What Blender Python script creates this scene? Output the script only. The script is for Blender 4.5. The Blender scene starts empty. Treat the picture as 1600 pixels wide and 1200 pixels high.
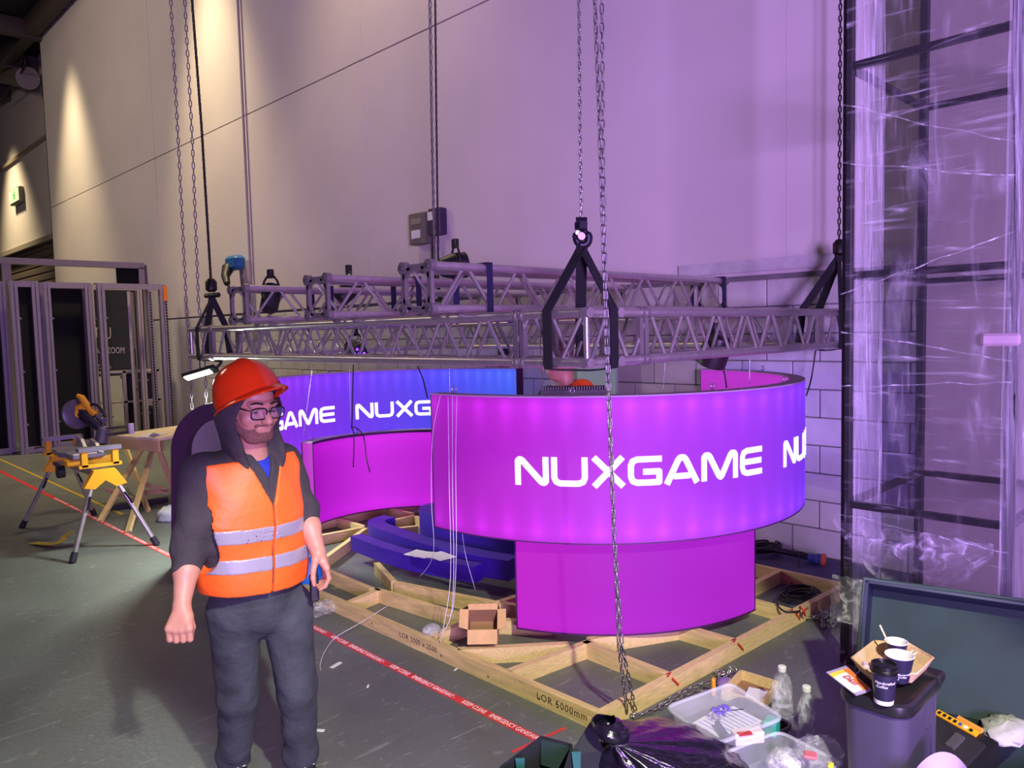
import bpy, bmesh, math, random
import numpy as np
from mathutils import Vector, Matrix
random.seed(7); RNG = np.random.default_rng(7)
SC = bpy.context.scene
COL = SC.collection

# ------------------------------------------------------------------ camera
# world axes: +X runs from the gangway towards the long hall wall, +Y runs left along that wall
F_PX, PITCH, ROLL, EYE, HEAD = 1200.0, math.radians(4.0), math.radians(1.4), 1.9, math.radians(44.5)
def hw(right, fwd, z=0.0):
    return np.array([right*math.cos(HEAD)+fwd*math.sin(HEAD), -right*math.sin(HEAD)+fwd*math.cos(HEAD), z])
_fw = hw(0, math.cos(PITCH), -math.sin(PITCH)); _r0 = hw(1, 0); _u0 = hw(0, math.sin(PITCH), math.cos(PITCH))
_r = _r0*math.cos(ROLL)-_u0*math.sin(ROLL); _u = _u0*math.cos(ROLL)+_r0*math.sin(ROLL)
_C = np.array([0, 0, EYE]); _hf = hw(0, 1)
def _ray(x, y): return _fw+_r*(x-800)/F_PX-_u*(y-600)/F_PX
def PX(x, y, z=0.0):            # surveyed point of the photograph at height z
    d = _ray(x, y); return _C+d*((z-EYE)/d[2])
def PD(x, y, dep):              # ... at a distance ahead
    d = _ray(x, y); return _C+d*(dep/(d@_hf))
def PWX(x, y, X):
    d = _ray(x, y); return _C+d*(X/d[0])
def PWY(x, y, Y):
    d = _ray(x, y); return _C+d*(Y/d[1])
cam = bpy.data.cameras.new('camera'); camo = bpy.data.objects.new('camera', cam); COL.objects.link(camo)
cam.sensor_width = 36.0; cam.lens = 36.0*F_PX/1600.0; cam.clip_end = 200
m = Matrix.Identity(4)
for i in range(3):
    m[i][0] = _r[i]; m[i][1] = _u[i]; m[i][2] = -_fw[i]; m[i][3] = _C[i]
camo.matrix_world = m
SC.camera = camo
vs = SC.view_settings
vs.view_transform = 'Standard'; vs.look = 'None'; vs.exposure = 0.0; vs.gamma = 1.0; vs.use_curve_mapping = False

cy = SC.cycles; cy.max_bounces = 8; cy.diffuse_bounces = 3; cy.glossy_bounces = 3; cy.transmission_bounces = 4; cy.transparent_max_bounces = 14
# ------------------------------------------------------------------ light
def S(r, g, b):
    f = lambda c: (c/255/12.92 if c/255 <= .04045 else ((c/255+.055)/1.055)**2.4)
    return (f(r), f(g), f(b))
w = bpy.data.worlds.new('hall_air'); SC.world = w; w.use_nodes = True
w.node_tree.nodes['Background'].inputs[0].default_value = (.60, .56, .56, 1)
w.node_tree.nodes['Background'].inputs[1].default_value = .06
def lamp(name, typ, loc, target, col, energy, **kw):
    d = bpy.data.lights.new(name, typ); d.color = col; d.energy = energy
    for k, v in kw.items(): setattr(d, k, v)
    o = bpy.data.objects.new(name, d); COL.objects.link(o); o.location = Vector(loc)
    o.rotation_euler = (Vector(target)-Vector(loc)).to_track_quat('-Z', 'Y').to_euler()
    return o
# white work flood above the photographer, its upper cut-off just under the truss
lamp('work_flood', 'SPOT', hw(1.15, -.6, 3.6), hw(.32, 2.15, 0.0), (1.0, .98, .82), 1450, spot_size=math.radians(54), spot_blend=.15, shadow_soft_size=.07)
# violet wash from behind on the right; its fixture is unseen
lamp('violet_wash', 'AREA', (-2.6, -5.4, 2.0), (5.9, 1.2, 4.2), (.58, .33, 1.0), 780, size=2.2, spread=math.radians(100))
lamp('violet_fill_near', 'AREA', (-1.6, -1.2, 2.6), (2.2, 2.2, 1.0), (.30, .08, 1.0), 14, size=.8)  # added violet fill behind the camera for the man's front, no known fixture
# warm hall floods over the long wall
lamp('hall_flood', 'AREA', (-3.0, 17.0, 9.4), (6.0, 16.5, 3.5), (1.0, .82, .62), 470, size=3.0)
for (yy, zz, e, sz) in ((21.4, 10.2, 3600, 58), (13.3, 10.2, 3300, 60), (8.3, 10.2, 1300, 75)):
    lamp('wall_downlight', 'SPOT', (4.9, yy, zz), (5.3, yy, 0.0), (1.0, .80, .46), e, spot_size=math.radians(sz), spot_blend=1.0, shadow_soft_size=.3)
lamp('wall_downlight', 'SPOT', (4.9, 30.5, 9.9), (6.0, 30.3, 3.0), (1.0, .80, .46), 3200, spot_size=math.radians(75), spot_blend=1.0, shadow_soft_size=.25)

# ------------------------------------------------------------------ materials
MATS = {}
def mat(name, col, rough=.5, metal=0., var=.12, scale=9., bump=0., bscale=60., emit=None, es=0., spec=.5, detail=4., sheen=0., bdist=.02):
    if name in MATS: return MATS[name]
    m = bpy.data.materials.new(name); m.use_nodes = True; MATS[name] = m
    nt = m.node_tree; b = nt.nodes['Principled BSDF']
    b.inputs['Roughness'].default_value = rough; b.inputs['Metallic'].default_value = metal
    b.inputs['Specular IOR Level'].default_value = spec
    tc = nt.nodes.new('ShaderNodeTexCoord'); n = nt.nodes.new('ShaderNodeTexNoise')
    n.inputs['Scale'].default_value = scale; n.inputs['Detail'].default_value = detail
    nt.links.new(tc.outputs['Object'], n.inputs['Vector'])
    r = nt.nodes.new('ShaderNodeValToRGB'); nt.links.new(n.outputs['Fac'], r.inputs['Fac'])
    r.color_ramp.elements[0].position = .3; r.color_ramp.elements[1].position = .7
    lo = [max(0, c*(1-var)) for c in col[:3]]; hi = [min(1, c*(1+var)) for c in col[:3]]
    r.color_ramp.elements[0].color = (*lo, 1); r.color_ramp.elements[1].color = (*hi, 1)
    nt.links.new(r.outputs['Color'], b.inputs['Base Color'])
    if bump:
        n2 = nt.nodes.new('ShaderNodeTexNoise'); n2.inputs['Scale'].default_value = bscale; n2.inputs['Detail'].default_value = 6
        nt.links.new(tc.outputs['Object'], n2.inputs['Vector'])
        bp = nt.nodes.new('ShaderNodeBump'); bp.inputs['Strength'].default_value = bump; bp.inputs['Distance'].default_value = bdist
        nt.links.new(n2.outputs['Fac'], bp.inputs['Height']); nt.links.new(bp.outputs['Normal'], b.inputs['Normal'])
    if emit is not None:
        b.inputs['Emission Color'].default_value = (*emit, 1); b.inputs['Emission Strength'].default_value = es
    if sheen: b.inputs['Sheen Weight'].default_value = sheen
    return m
def clear(name, col, base=.12, streak=.35, scale=(6, 6, 6), rough=.12, power=3.0, bump=.6):
    """thin clear plastic: see-through, with glossy creases where it is folded"""
    if name in MATS: return MATS[name]
    m = bpy.data.materials.new(name); m.use_nodes = True; MATS[name] = m
    nt = m.node_tree; b = nt.nodes['Principled BSDF']; out = nt.nodes['Material Output']
    b.inputs['Base Color'].default_value = (*col, 1); b.inputs['Roughness'].default_value = rough
    tr = nt.nodes.new('ShaderNodeBsdfTransparent'); mx = nt.nodes.new('ShaderNodeMixShader')
    tc = nt.nodes.new('ShaderNodeTexCoord'); mp = nt.nodes.new('ShaderNodeMapping'); mp.inputs['Scale'].default_value = scale
    n = nt.nodes.new('ShaderNodeTexNoise'); n.inputs['Scale'].default_value = 1; n.inputs['Detail'].default_value = 5; n.inputs['Distortion'].default_value = .8
    nt.links.new(tc.outputs['Object'], mp.inputs['Vector']); nt.links.new(mp.outputs['Vector'], n.inputs['Vector'])
    mr = nt.nodes.new('ShaderNodeMapRange'); mr.inputs[1].default_value = .45; mr.inputs[2].default_value = .8
    nt.links.new(n.outputs['Fac'], mr.inputs[0])
    pw = nt.nodes.new('ShaderNodeMath'); pw.operation = 'POWER'; pw.inputs[1].default_value = power; nt.links.new(mr.outputs[0], pw.inputs[0])
    ma = nt.nodes.new('ShaderNodeMath'); ma.operation = 'MULTIPLY_ADD'; ma.inputs[1].default_value = streak; ma.inputs[2].default_value = base
    ma.use_clamp = True; nt.links.new(pw.outputs[0], ma.inputs[0])
    bp = nt.nodes.new('ShaderNodeBump'); bp.inputs['Strength'].default_value = bump; bp.inputs['Distance'].default_value = .03
    nt.links.new(n.outputs['Fac'], bp.inputs['Height']); nt.links.new(bp.outputs['Normal'], b.inputs['Normal'])
    nt.links.new(ma.outputs[0], mx.inputs[0]); nt.links.new(tr.outputs[0], mx.inputs[1]); nt.links.new(b.outputs[0], mx.inputs[2])
    nt.links.new(mx.outputs[0], out.inputs['Surface'])
    return m
def lightbox(name, stops, spots=0, es=1.0, top=.25, mid=.0):
    """back-lit printed fabric: colour print along u, LED bars behind the upper and lower edge"""
    m = bpy.data.materials.new(name); m.use_nodes = True; MATS[name] = m
    nt = m.node_tree; b = nt.nodes['Principled BSDF']; L = nt.links.new
    uv = nt.nodes.new('ShaderNodeUVMap'); sx = nt.nodes.new('ShaderNodeSeparateXYZ'); L(uv.outputs[0], sx.inputs[0])
    r = nt.nodes.new('ShaderNodeValToRGB'); L(sx.outputs[0], r.inputs[0])
    while len(r.color_ramp.elements) < len(stops): r.color_ramp.elements.new(.5)
    for e, (p, c) in zip(r.color_ramp.elements, stops): e.position = p; e.color = (*S(*c), 1)
    def M(op, a, bb=None, c=None):
        n = nt.nodes.new('ShaderNodeMath'); n.operation = op
        for i, v in enumerate((a, bb, c)):
            if v is None: continue
            if isinstance(v, (int, float)): n.inputs[i].default_value = v
            else: L(v, n.inputs[i])
        return n.outputs[0]
    d = M('ABSOLUTE', M('SUBTRACT', sx.outputs[1], .5))            # 0 mid .. .5 edge
    edge = M('POWER', M('MULTIPLY', d, 2.0), 3.0)
    ring = M('MULTIPLY', M('SMOOTH_MIN', 1.0, M('MULTIPLY', M('SUBTRACT', .5, d), 14.0), .2), edge)   # dies at the very rim
    k = M('ADD', 1.0, M('MULTIPLY', ring, top))
    if spots:
        sn = M('POWER', M('MULTIPLY_ADD', M('SINE', M('MULTIPLY', sx.outputs[0], spots*2*math.pi)), .5, .5), 2.0)
        k = M('ADD', k, M('MULTIPLY', M('MULTIPLY', sn, ring), .75))
    L(r.outputs[0], b.inputs['Emission Color']); L(M('MULTIPLY', k, es), b.inputs['Emission Strength'])
    n = nt.nodes.new('ShaderNodeMix'); n.data_type = 'RGBA'; n.inputs[0].default_value = .95
    L(r.outputs[0], n.inputs[6]); n.inputs[7].default_value = (.035, .01, .045, 1); L(n.outputs[2], b.inputs['Base Color'])
    b.inputs['Roughness'].default_value = .55; b.inputs['Specular IOR Level'].default_value = .12
    return m
# ------------------------------------------------------------------ mesh helpers
ORG = {}
def basis(d):
    d = np.asarray(d, float); d = d/np.linalg.norm(d)
    a = np.array([0, 0, 1.]) if abs(d[2]) < .95 else np.array([1., 0, 0])
    x = np.cross(a, d); x /= np.linalg.norm(x); return x, np.cross(d, x), d
class MB:
    def __init__(s): s.v = []; s.f = []; s.uv = {}
    def add(s, vs, fs):
        o = len(s.v); s.v += [tuple(float(c) for c in p) for p in vs]; s.f += [tuple(o+i for i in q) for q in fs]; return s
    def box(s, c, d, rz=0., bev=0.):
        c = np.asarray(c, float); hx, hy, hz = np.asarray(d, float)/2
        co, si = math.cos(rz), math.sin(rz)
        if bev <= 0:
            P = [(x, y, z) for z in (-hz, hz) for x, y in ((-hx, -hy), (hx, -hy), (hx, hy), (-hx, hy))]
            Fs = [(3, 2, 1, 0), (4, 5, 6, 7), (0, 1, 5, 4), (1, 2, 6, 5), (2, 3, 7, 6), (3, 0, 4, 7)]
        else:
            b = min(bev, hx*.95, hy*.95, hz*.95); P = []
            for (z, k) in ((-hz, b), (-hz+b, 0), (hz-b, 0), (hz, b)):
                for (sx, sy) in ((-1, -1), (1, -1), (1, 1), (-1, 1)):
                    if k: P += [(sx*(hx-b), sy*(hy-b), z)]*2
                    else:
                        p1 = (sx*(hx-b), sy*hy, z); p2 = (sx*hx, sy*(hy-b), z)
                        P += [p1, p2] if sx*sy < 0 else [p2, p1]
            Fs = [tuple(range(7, -1, -1)), tuple(range(24, 32))]
            for L in range(3):
                for i in range(8): Fs.append((L*8+i, L*8+(i+1) % 8, L*8+8+(i+1) % 8, L*8+8+i))
        return s.add([c+(x*co-y*si, x*si+y*co, z) for x, y, z in P], Fs)
    def b2(s, lo, hi, bev=0.):
        lo = np.asarray(lo, float); hi = np.asarray(hi, float); return s.box((lo+hi)/2, np.abs(hi-lo), 0, bev)
    def bar(s, p, q, w, h, up=(0, 0, 1)):           # rectangular bar p->q, w sideways, h along up
        p = np.asarray(p, float); q = np.asarray(q, float); d = q-p; d /= np.linalg.norm(d)
        up = np.asarray(up, float); x = np.cross(d, up)
        if np.linalg.norm(x) < 1e-6: x = np.cross(d, (1, 0, 0.))
        x /= np.linalg.norm(x); y = np.cross(x, d)
        P = [e+x*a*w/2+y*b*h/2 for e in (p, q) for a, b in ((-1, -1), (1, -1), (1, 1), (-1, 1))]
        return s.add(P, [(3, 2, 1, 0), (4, 5, 6, 7), (0, 1, 5, 4), (1, 2, 6, 5), (2, 3, 7, 6), (3, 0, 4, 7)])
    def tube(s, pts, r, n=8, cap=True, closed=False):
        P = [np.asarray(p, float) for p in pts]; R = r if hasattr(r, '__len__') else [r]*len(P); N = len(P)
        x0 = None; o = len(s.v); V = []
        for i in range(N):
            if closed: d = P[(i+1) % N]-P[i-1]
            else: d = P[min(i+1, N-1)]-P[max(i-1, 0)]
            d = d/(np.linalg.norm(d)+1e-12)
            if x0 is None: x0, _, _ = basis(d)
            x0 = x0-d*(x0@d); x0 /= np.linalg.norm(x0)+1e-12; y = np.cross(d, x0)
            V += [P[i]+R[i]*(math.cos(2*math.pi*k/n)*x0+math.sin(2*math.pi*k/n)*y) for k in range(n)]
        Fs = [(i*n+k, i*n+(k+1) % n, ((i+1) % N)*n+(k+1) % n, ((i+1) % N)*n+k) for i in range(N if closed else N-1) for k in range(n)]
        if cap and not closed: Fs += [tuple(range(n-1, -1, -1)), tuple((N-1)*n+k for k in range(n))]
        return s.add(V, Fs)
    def lathe(s, c, prof, n=24, axis=(0, 0, 1), cap=(True, True), xdir=None):   # prof [(r,h)..]
        x, y, d = basis(axis); c = np.asarray(c, float)
        V = [c+d*h+r*(math.cos(2*math.pi*k/n)*x+math.sin(2*math.pi*k/n)*y) for r, h in prof for k in range(n)]
        N = len(prof); Fs = [(i*n+k, i*n+(k+1) % n, (i+1)*n+(k+1) % n, (i+1)*n+k) for i in range(N-1) for k in range(n)]
        if cap[0]: Fs.append(tuple(range(n-1, -1, -1)))
        if cap[1]: Fs.append(tuple((N-1)*n+k for k in range(n)))
        return s.add(V, Fs)
    def prism(s, poly, z0, z1):                     # 2d outline extruded up
        n = len(poly); V = [(x, y, z0) for x, y in poly]+[(x, y, z1) for x, y in poly]
        return s.add(V, [tuple(range(n-1, -1, -1)), tuple(range(n, 2*n))]+[(i, (i+1) % n, n+(i+1) % n, n+i) for i in range(n)])
    def slab(s, poly3, nrm, t):                     # planar outline given thickness along nrm
        n = len(poly3); nrm = np.asarray(nrm, float); nrm = nrm/np.linalg.norm(nrm)*t
        V = [np.asarray(p, float) for p in poly3]; V = V+[p+nrm for p in V]
        return s.add(V, [tuple(range(n-1, -1, -1)), tuple(range(n, 2*n))]+[(i, (i+1) % n, n+(i+1) % n, n+i) for i in range(n)])
    def grid(s, fn, nu, nv, closeu=False):
        V = [fn(i/(nu if closeu else nu-1), j/(nv-1)) for j in range(nv) for i in range(nu)]
        Fs = [(j*nu+i, j*nu+(i+1) % nu, (j+1)*nu+(i+1) % nu, (j+1)*nu+i) for j in range(nv-1) for i in range(nu if closeu else nu-1)]
        return s.add(V, Fs)
    def ball(s, c, r, n=12, mth=8):
        c = np.asarray(c, float); r = np.asarray(r if hasattr(r, '__len__') else (r, r, r), float)
        def fn(u, v):
            a = 2*math.pi*u; b = math.pi*(v*.998+.001)
            return c+r*(math.sin(b)*math.cos(a), math.sin(b)*math.sin(a), -math.cos(b))
        return s.grid(fn, n, mth, True)
    def ribbon(s, pts, w, t, nrm):                  # webbing: flat band along pts; nrm = face normal (one, or per point)
        P = [np.asarray(p, float) for p in pts]; N = len(P)
        nr = [np.asarray(n, float) for n in nrm] if hasattr(nrm[0], '__len__') else [np.asarray(nrm, float)]*N
        V = []
        for i in range(N):
            d = P[min(i+1, N-1)]-P[max(i-1, 0)]; d /= np.linalg.norm(d)
            x = np.cross(d, nr[i]); x /= np.linalg.norm(x); nn = np.cross(x, d)
            V += [P[i]+x*a*w/2+nn*b*t/2 for a, b in ((-1, -1), (1, -1), (1, 1), (-1, 1))]
        Fs = [(i*4+k, i*4+(k+1) % 4, i*4+4+(k+1) % 4, i*4+4+k) for i in range(N-1) for k in range(4)]
        return s.add(V, Fs+[(3, 2, 1, 0), tuple((N-1)*4+k for k in range(4))])
    def mesh(s, name, mt, off=(0, 0, 0), smooth=False):
        me = bpy.data.meshes.new(name); o = np.asarray(off, float)
        me.from_pydata([tuple(np.asarray(p)-o) for p in s.v], [], s.f); me.update()
        if mt is not None: me.materials.append(mt if not isinstance(mt, str) else MATS[mt])
        if smooth:
            me.polygons.foreach_set('use_smooth', [True]*len(me.polygons))
            if smooth != 'all': me.set_sharp_from_angle(angle=math.radians(smooth if smooth > 1 else 38))
        return me
    def build(s, name, mt, parent=None, smooth=False, loc=None, label=None, cat=None, group=None, kind=None):
        off = ORG[parent.name] if parent is not None else (np.asarray(loc, float) if loc is not None else np.zeros(3))
        return link(name, s.mesh(name, mt, off, smooth), parent, off, label, cat, group, kind)
def link(name, me, parent=None, off=None, label=None, cat=None, group=None, kind=None):
    o = bpy.data.objects.new(name, me); COL.objects.link(o)
    off = np.zeros(3) if off is None else np.asarray(off, float)
    if parent is not None: o.parent = parent; ORG[o.name] = ORG[parent.name]
    else: o.location = off; ORG[o.name] = off
    tag(o, label, cat, group, kind); return o
def tag(o, label=None, cat=None, group=None, kind=None):
    for k, v in (('label', label), ('category', cat), ('group', group), ('kind', kind)):
        if v: o[k] = v
    return o
def thing(name, loc, label, cat, group=None, rz=0.):
    o = bpy.data.objects.new(name, None); COL.objects.link(o); o.location = tuple(loc); o.rotation_euler = (0, 0, rz)
    o.empty_display_size = .1; ORG[o.name] = np.asarray(loc, float) if rz == 0 else np.zeros(3)
    return tag(o, label, cat, group)
def inst(o, parent, loc, rot=None):                 # a part that shares another part's mesh
    c = bpy.data.objects.new(o.name.split('.')[0], o.data); COL.objects.link(c); c.parent = parent
    c.location = tuple(np.asarray(loc, float)-ORG[parent.name]); ORG[c.name] = ORG[parent.name]
    if rot is not None: c.rotation_euler = rot
    return c
def text_mesh(txt, size, mt, extrude=.0008, shear=0., align='CENTER', spacing=1.0):
    cu = bpy.data.curves.new('text', 'FONT'); cu.body = txt; cu.size = size; cu.extrude = extrude; cu.shear = shear
    cu.align_x = align; cu.align_y = 'CENTER'; cu.space_character = spacing; cu.resolution_u = 2
    o = bpy.data.objects.new('text', cu); COL.objects.link(o)
    dg = bpy.context.evaluated_depsgraph_get(); me = bpy.data.meshes.new_from_object(o.evaluated_get(dg))
    bpy.data.objects.remove(o); bpy.data.curves.remove(cu)
    me.materials.clear(); me.materials.append(mt); return me
def place_text(name, txt, size, mt, parent, pos, right, up, bold=1.0, **kw):
    """flat lettering lying on a surface: right = reading direction"""
    me = text_mesh(txt, size, mt, **kw); right = np.asarray(right, float); right /= np.linalg.norm(right)
    up = np.asarray(up, float); up = up-right*(up@right); up /= np.linalg.norm(up); n = np.cross(right, up)
    off = ORG[parent.name]; pos = np.asarray(pos, float)
    for v in me.vertices:
        q = pos+right*v.co.x*bold+up*v.co.y+n*v.co.z; v.co = tuple(q-off)
    me.update(); return link(name, me, parent)
def smoothcurve(pts, k=6):
    P = [np.asarray(p, float) for p in pts]; out = []
    for i in range(len(P)-1):
        a, b, c, d = P[max(i-1, 0)], P[i], P[i+1], P[min(i+2, len(P)-1)]
        for j in range(k):
            t = j/k; out.append(.5*((2*b)+(c-a)*t+(2*a-5*b+4*c-d)*t*t+(3*b-a-3*c+d)*t**3))
    return out+[P[-1]]
# ------------------------------------------------------------------ common materials
floor_m = mat('worn_floor', S(95, 100, 95), .45, var=.22, scale=1.1, bump=.12, bscale=30, detail=9)
def scratch_floor():
    nt = floor_m.node_tree; b = nt.nodes['Principled BSDF']; L = nt.links.new
    tc = nt.nodes.new('ShaderNodeTexCoord'); base = b.inputs['Base Color'].links[0].from_socket
    last = base
    for i, (rot, sc) in enumerate(((.5, (2.5, 34, 1)), (1.9, (4, 30, 1)), (2.7, (9, 14, 1)), (1.2, (16, 22, 1)))):
        mp = nt.nodes.new('ShaderNodeMapping'); mp.inputs['Rotation'].default_value = (0, 0, rot); mp.inputs['Scale'].default_value = sc; mp.inputs['Location'].default_value = (i*7, i*3, 0)
        n = nt.nodes.new('ShaderNodeTexNoise'); n.inputs['Scale'].default_value = 1.0; n.inputs['Detail'].default_value = 8; n.inputs['Distortion'].default_value = 1.1
        r = nt.nodes.new('ShaderNodeValToRGB'); r.color_ramp.elements[0].position = .64; r.color_ramp.elements[1].position = .76
        r.color_ramp.elements[0].color = (0, 0, 0, 1); r.color_ramp.elements[1].color = (.6, .6, .6, 1)
        mx = nt.nodes.new('ShaderNodeMix'); mx.data_type = 'RGBA'; mx.inputs[7].default_value = (*S(150, 152, 146), 1)
        L(tc.outputs['Object'], mp.inputs[0]); L(mp.outputs[0], n.inputs['Vector']); L(n.outputs['Fac'], r.inputs[0]); L(r.outputs[0], mx.inputs[0]); L(last, mx.inputs[6]); last = mx.outputs[2]
    L(last, b.inputs['Base Color'])
scratch_floor()
plaster = mat('plaster', S(205, 196, 192), .8, var=.05, scale=.7, bump=.05, bscale=25)
blockm = [mat('painted_block', S(196, 192, 188), .75, var=.06, scale=6, bump=.25, bscale=70), mat('painted_block_worn', S(188, 184, 182), .75, var=.08, scale=6, bump=.25, bscale=70)]
mortar = mat('mortar', S(120, 116, 116), .9)
steel_dark = mat('dark_steel', S(44, 40, 40), .5, .4)
alu = mat('truss_aluminium', S(182, 176, 172), .36, .72, var=.1, scale=20, bump=.04, bscale=200)
alu_end = mat('cast_aluminium', S(146, 140, 138), .42, .65, var=.12)
blackweb = mat('black_webbing', S(22, 21, 26), .8, var=.3, scale=60, bump=.3, bscale=300)
zinc = mat('zinc_chain', S(168, 168, 166), .3, .9, var=.15, scale=40)
blacksteel = mat('blackened_chain', S(38, 34, 34), .45, .5)
blackp = mat('black_plastic', S(24, 24, 26), .45, var=.2)
whitep = mat('white_plastic', S(225, 225, 220), .4, var=.04)
timber = mat('pine_timber', S(214, 186, 130), .65, var=.16, scale=14, bump=.12, bscale=40)
def grain(m, sc):
    nt = m.node_tree
    n = [x for x in nt.nodes if x.type == 'TEX_NOISE'][0]; tc = [x for x in nt.nodes if x.type == 'TEX_COORD'][0]
    mp = nt.nodes.new('ShaderNodeMapping'); mp.inputs['Scale'].default_value = sc
    nt.links.new(tc.outputs['Object'], mp.inputs[0]); nt.links.new(mp.outputs[0], n.inputs['Vector'])
timber_y = mat('pine_timber_long', S(208, 182, 122), .65, var=.2, scale=5, bump=.12, bscale=40)
grain(timber, (1, 8, 8)); grain(timber_y, (8, 1, 8))

# ------------------------------------------------------------------ setting
g = MB(); g.b2((-30, -30, -.2), (6.3, 60, 0)); g.build('floor', floor_m, kind='structure', label='worn dark grey hall floor with scratches and scuffs')
WX = 6.0
wb = MB().b2((WX+.042, -12, 0), (WX+.3, 23.9, 2.31)).build('wall_back', mortar, kind='structure', label='long hall wall, painted blockwork below and plaster panels above')
bs = [MB().b2((0, 0, 0), (.045, .441, .217), .006).mesh('block', b) for b in blockm]
nb = 0
for r in range(10):
    y = 1.05-(.225 if r % 2 else 0)
    for i in range(30):
        y0 = y+i*.45
        if y0 < .7 or nb >= 299: continue
        o = bpy.data.objects.new('block', bs[random.random() < .4]); COL.objects.link(o); o.parent = wb; nb += 1
        o.location = (WX+random.uniform(-.0015, .0015), y0+.0045, r*.225+.004+.02)
        ORG[o.name] = np.zeros(3)
MB().b2((WX, -12, .0), (WX+.044, 1.05-.23, 2.28)).b2((WX, 1.05+29.6*.45, 0), (WX+.044, 23.9, 2.28)).build('blockwork_far', blockm[0], wb)
edges = [-12, 2.9, 8.8, 9.2, 16.2, 16.65, 23.9]
for a, b in zip(edges[:-1], edges[1:]):
    for z0, z1 in ((2.31, 5.52), (5.54, 10.4)):
        MB().b2((WX-.004 if b-a < .6 else WX, a+.001, z0), (WX+.3, b-.001, z1)).build('plaster_panel', plaster, wb)
MB().b2((WX-.03, .5, 2.34), (WX, 3.9, 2.44)).build('trunking', mat('trunking_grey', S(190, 186, 188), .5), wb)
# the wall steps back beyond its left end: upper wall, tall shutter door, conduit strip
ws = MB(); ws.b2((6.6, 23.9, 5.05), (6.9, 60, 10.4)).b2((6.0, 23.85, 0), (6.9, 23.9, 10.4)); ws.build('wall_left', plaster, kind='structure', label='set-back hall wall above the tall shutter door')
dr = MB().b2((6.72, 23.9, 0), (6.8, 60, 5.05)).build('door_1', mat('shutter_brown', S(96, 84, 74), .7, var=.1), kind='structure', label='tall brown roller shutter door at the far left')
sl = MB().b2((0, 0, 0), (.05, 30, .2), .02).mesh('shutter_slat', MATS['shutter_brown'])
for i in range(21):
    o = bpy.data.objects.new('shutter_slat', sl); COL.objects.link(o); o.parent = dr; o.location = (6.68, 23.95, i*.24); ORG[o.name] = np.zeros(3)
MB().b2((6.5, 23.9, 4.95), (6.62, 60, 5.1)).build('trim_1', mat('lintel', S(150, 140, 128), .7), kind='structure')
MB().b2((6.52, 23.9, 7.9), (6.6, 60, 8.0)).build('trim_2', mat('rail_paint', S(150, 136, 120), .6), kind='structure')
ce = MB().b2((-30, -30, 10.4), (8, 60, 10.7)).build('ceiling', mat('dark_ceiling', S(34, 30, 30), .9), kind='structure', label='dark ceiling deck high above the hall')
for yy in (19.5, 23.6, 26.5, 30, 34, 38):
    MB().b2((-30, yy, 9.9), (8, yy+.25, 10.35)).build('roof_beam', mat('roof_steel', S(74, 64, 60), .7), ce)
for xx in (5.6, 3.2):
    MB().b2((xx, -30, 9.95), (xx+.3, 60, 10.38)).build('roof_beam', MATS['roof_steel'], ce)
# ventilation duct up in the left corner
du = thing('air_duct', (5.2, 25.6, 8.6), 'round silver air duct under the dark ceiling, top left', 'duct')
p0, p1 = PWX(-60, 108, 6.1), PWX(42, 122, 6.1)
MB().tube([p0, p1], .28, 20).build('duct_pipe', mat('galvanised', S(160, 152, 146), .4, .6), du, 40)
d = (p1-p0)/np.linalg.norm(p1-p0)
MB().tube([p1-d*.05, p1+d*.12], .31, 20).build('duct_collar', MATS['galvanised'], du, 40)
c = PWX(36, 97, 5.9)
MB().tube([c+np.array([0, math.cos(a), math.sin(a)])*.2 for a in np.linspace(0, 2*math.pi, 20)[:-1]], .025, 6, closed=True).build('hook_ring', steel_dark, du, 'all')
MB().tube([c-(0, .05, .2), PWX(0, 155, 6.1)], .03, 6).build('stay_rod', steel_dark, du)
# exit sign
e0, e1 = PWX(16, 322, 6.45), PWX(29, 290, 6.45)
ex = thing('exit_sign', (6.5, e0[1], e0[2]), 'small lit green and white emergency exit sign on the far left wall', 'sign')
MB().b2((6.45, e1[1], e0[2]), (6.6, e0[1], e1[2]), .02).build('sign_case', mat('sign_case', S(120, 112, 100), .6), ex)
sg = mat('sign_glow', S(190, 235, 170), .5, emit=S(190, 240, 160), es=.75)
MB().b2((6.435, e1[1]+.05, e0[2]+.05), (6.452, e0[1]-.05, e1[2]-.05)).build('sign_face', sg, ex)
gm = mat('sign_green', S(30, 120, 60), .5, emit=S(40, 150, 80), es=.5)
ym, zm, h = (e0[1]+e1[1])/2, (e0[2]+e1[2])/2, (e1[2]-e0[2])
pm = MB(); X = 6.43
pm.lathe((X, ym+.02, zm+.2*h), [(.05*h, 0), (.05*h, .01)], 10, (-1, 0, 0))
for a, b in (((0, .14), (.03, -.05)), ((.03, -.05), (-.12, -.2)), ((.03, -.05), (.16, -.16)), ((.16, -.16), (.12, -.3)), ((0, .1), (.17, .03)), ((0, .1), (-.15, .0))):
    pm.bar((X, ym+a[0]*h, zm+a[1]*h), (X, ym+b[0]*h, zm+b[1]*h), .06*h, .01, (-1, 0, 0))
pm.bar((X, ym-.3*h, zm-.25*h), (X, ym-.3*h, zm+.3*h), .1*h, .01, (-1, 0, 0))
pm.build('pictogram', gm, ex)
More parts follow.
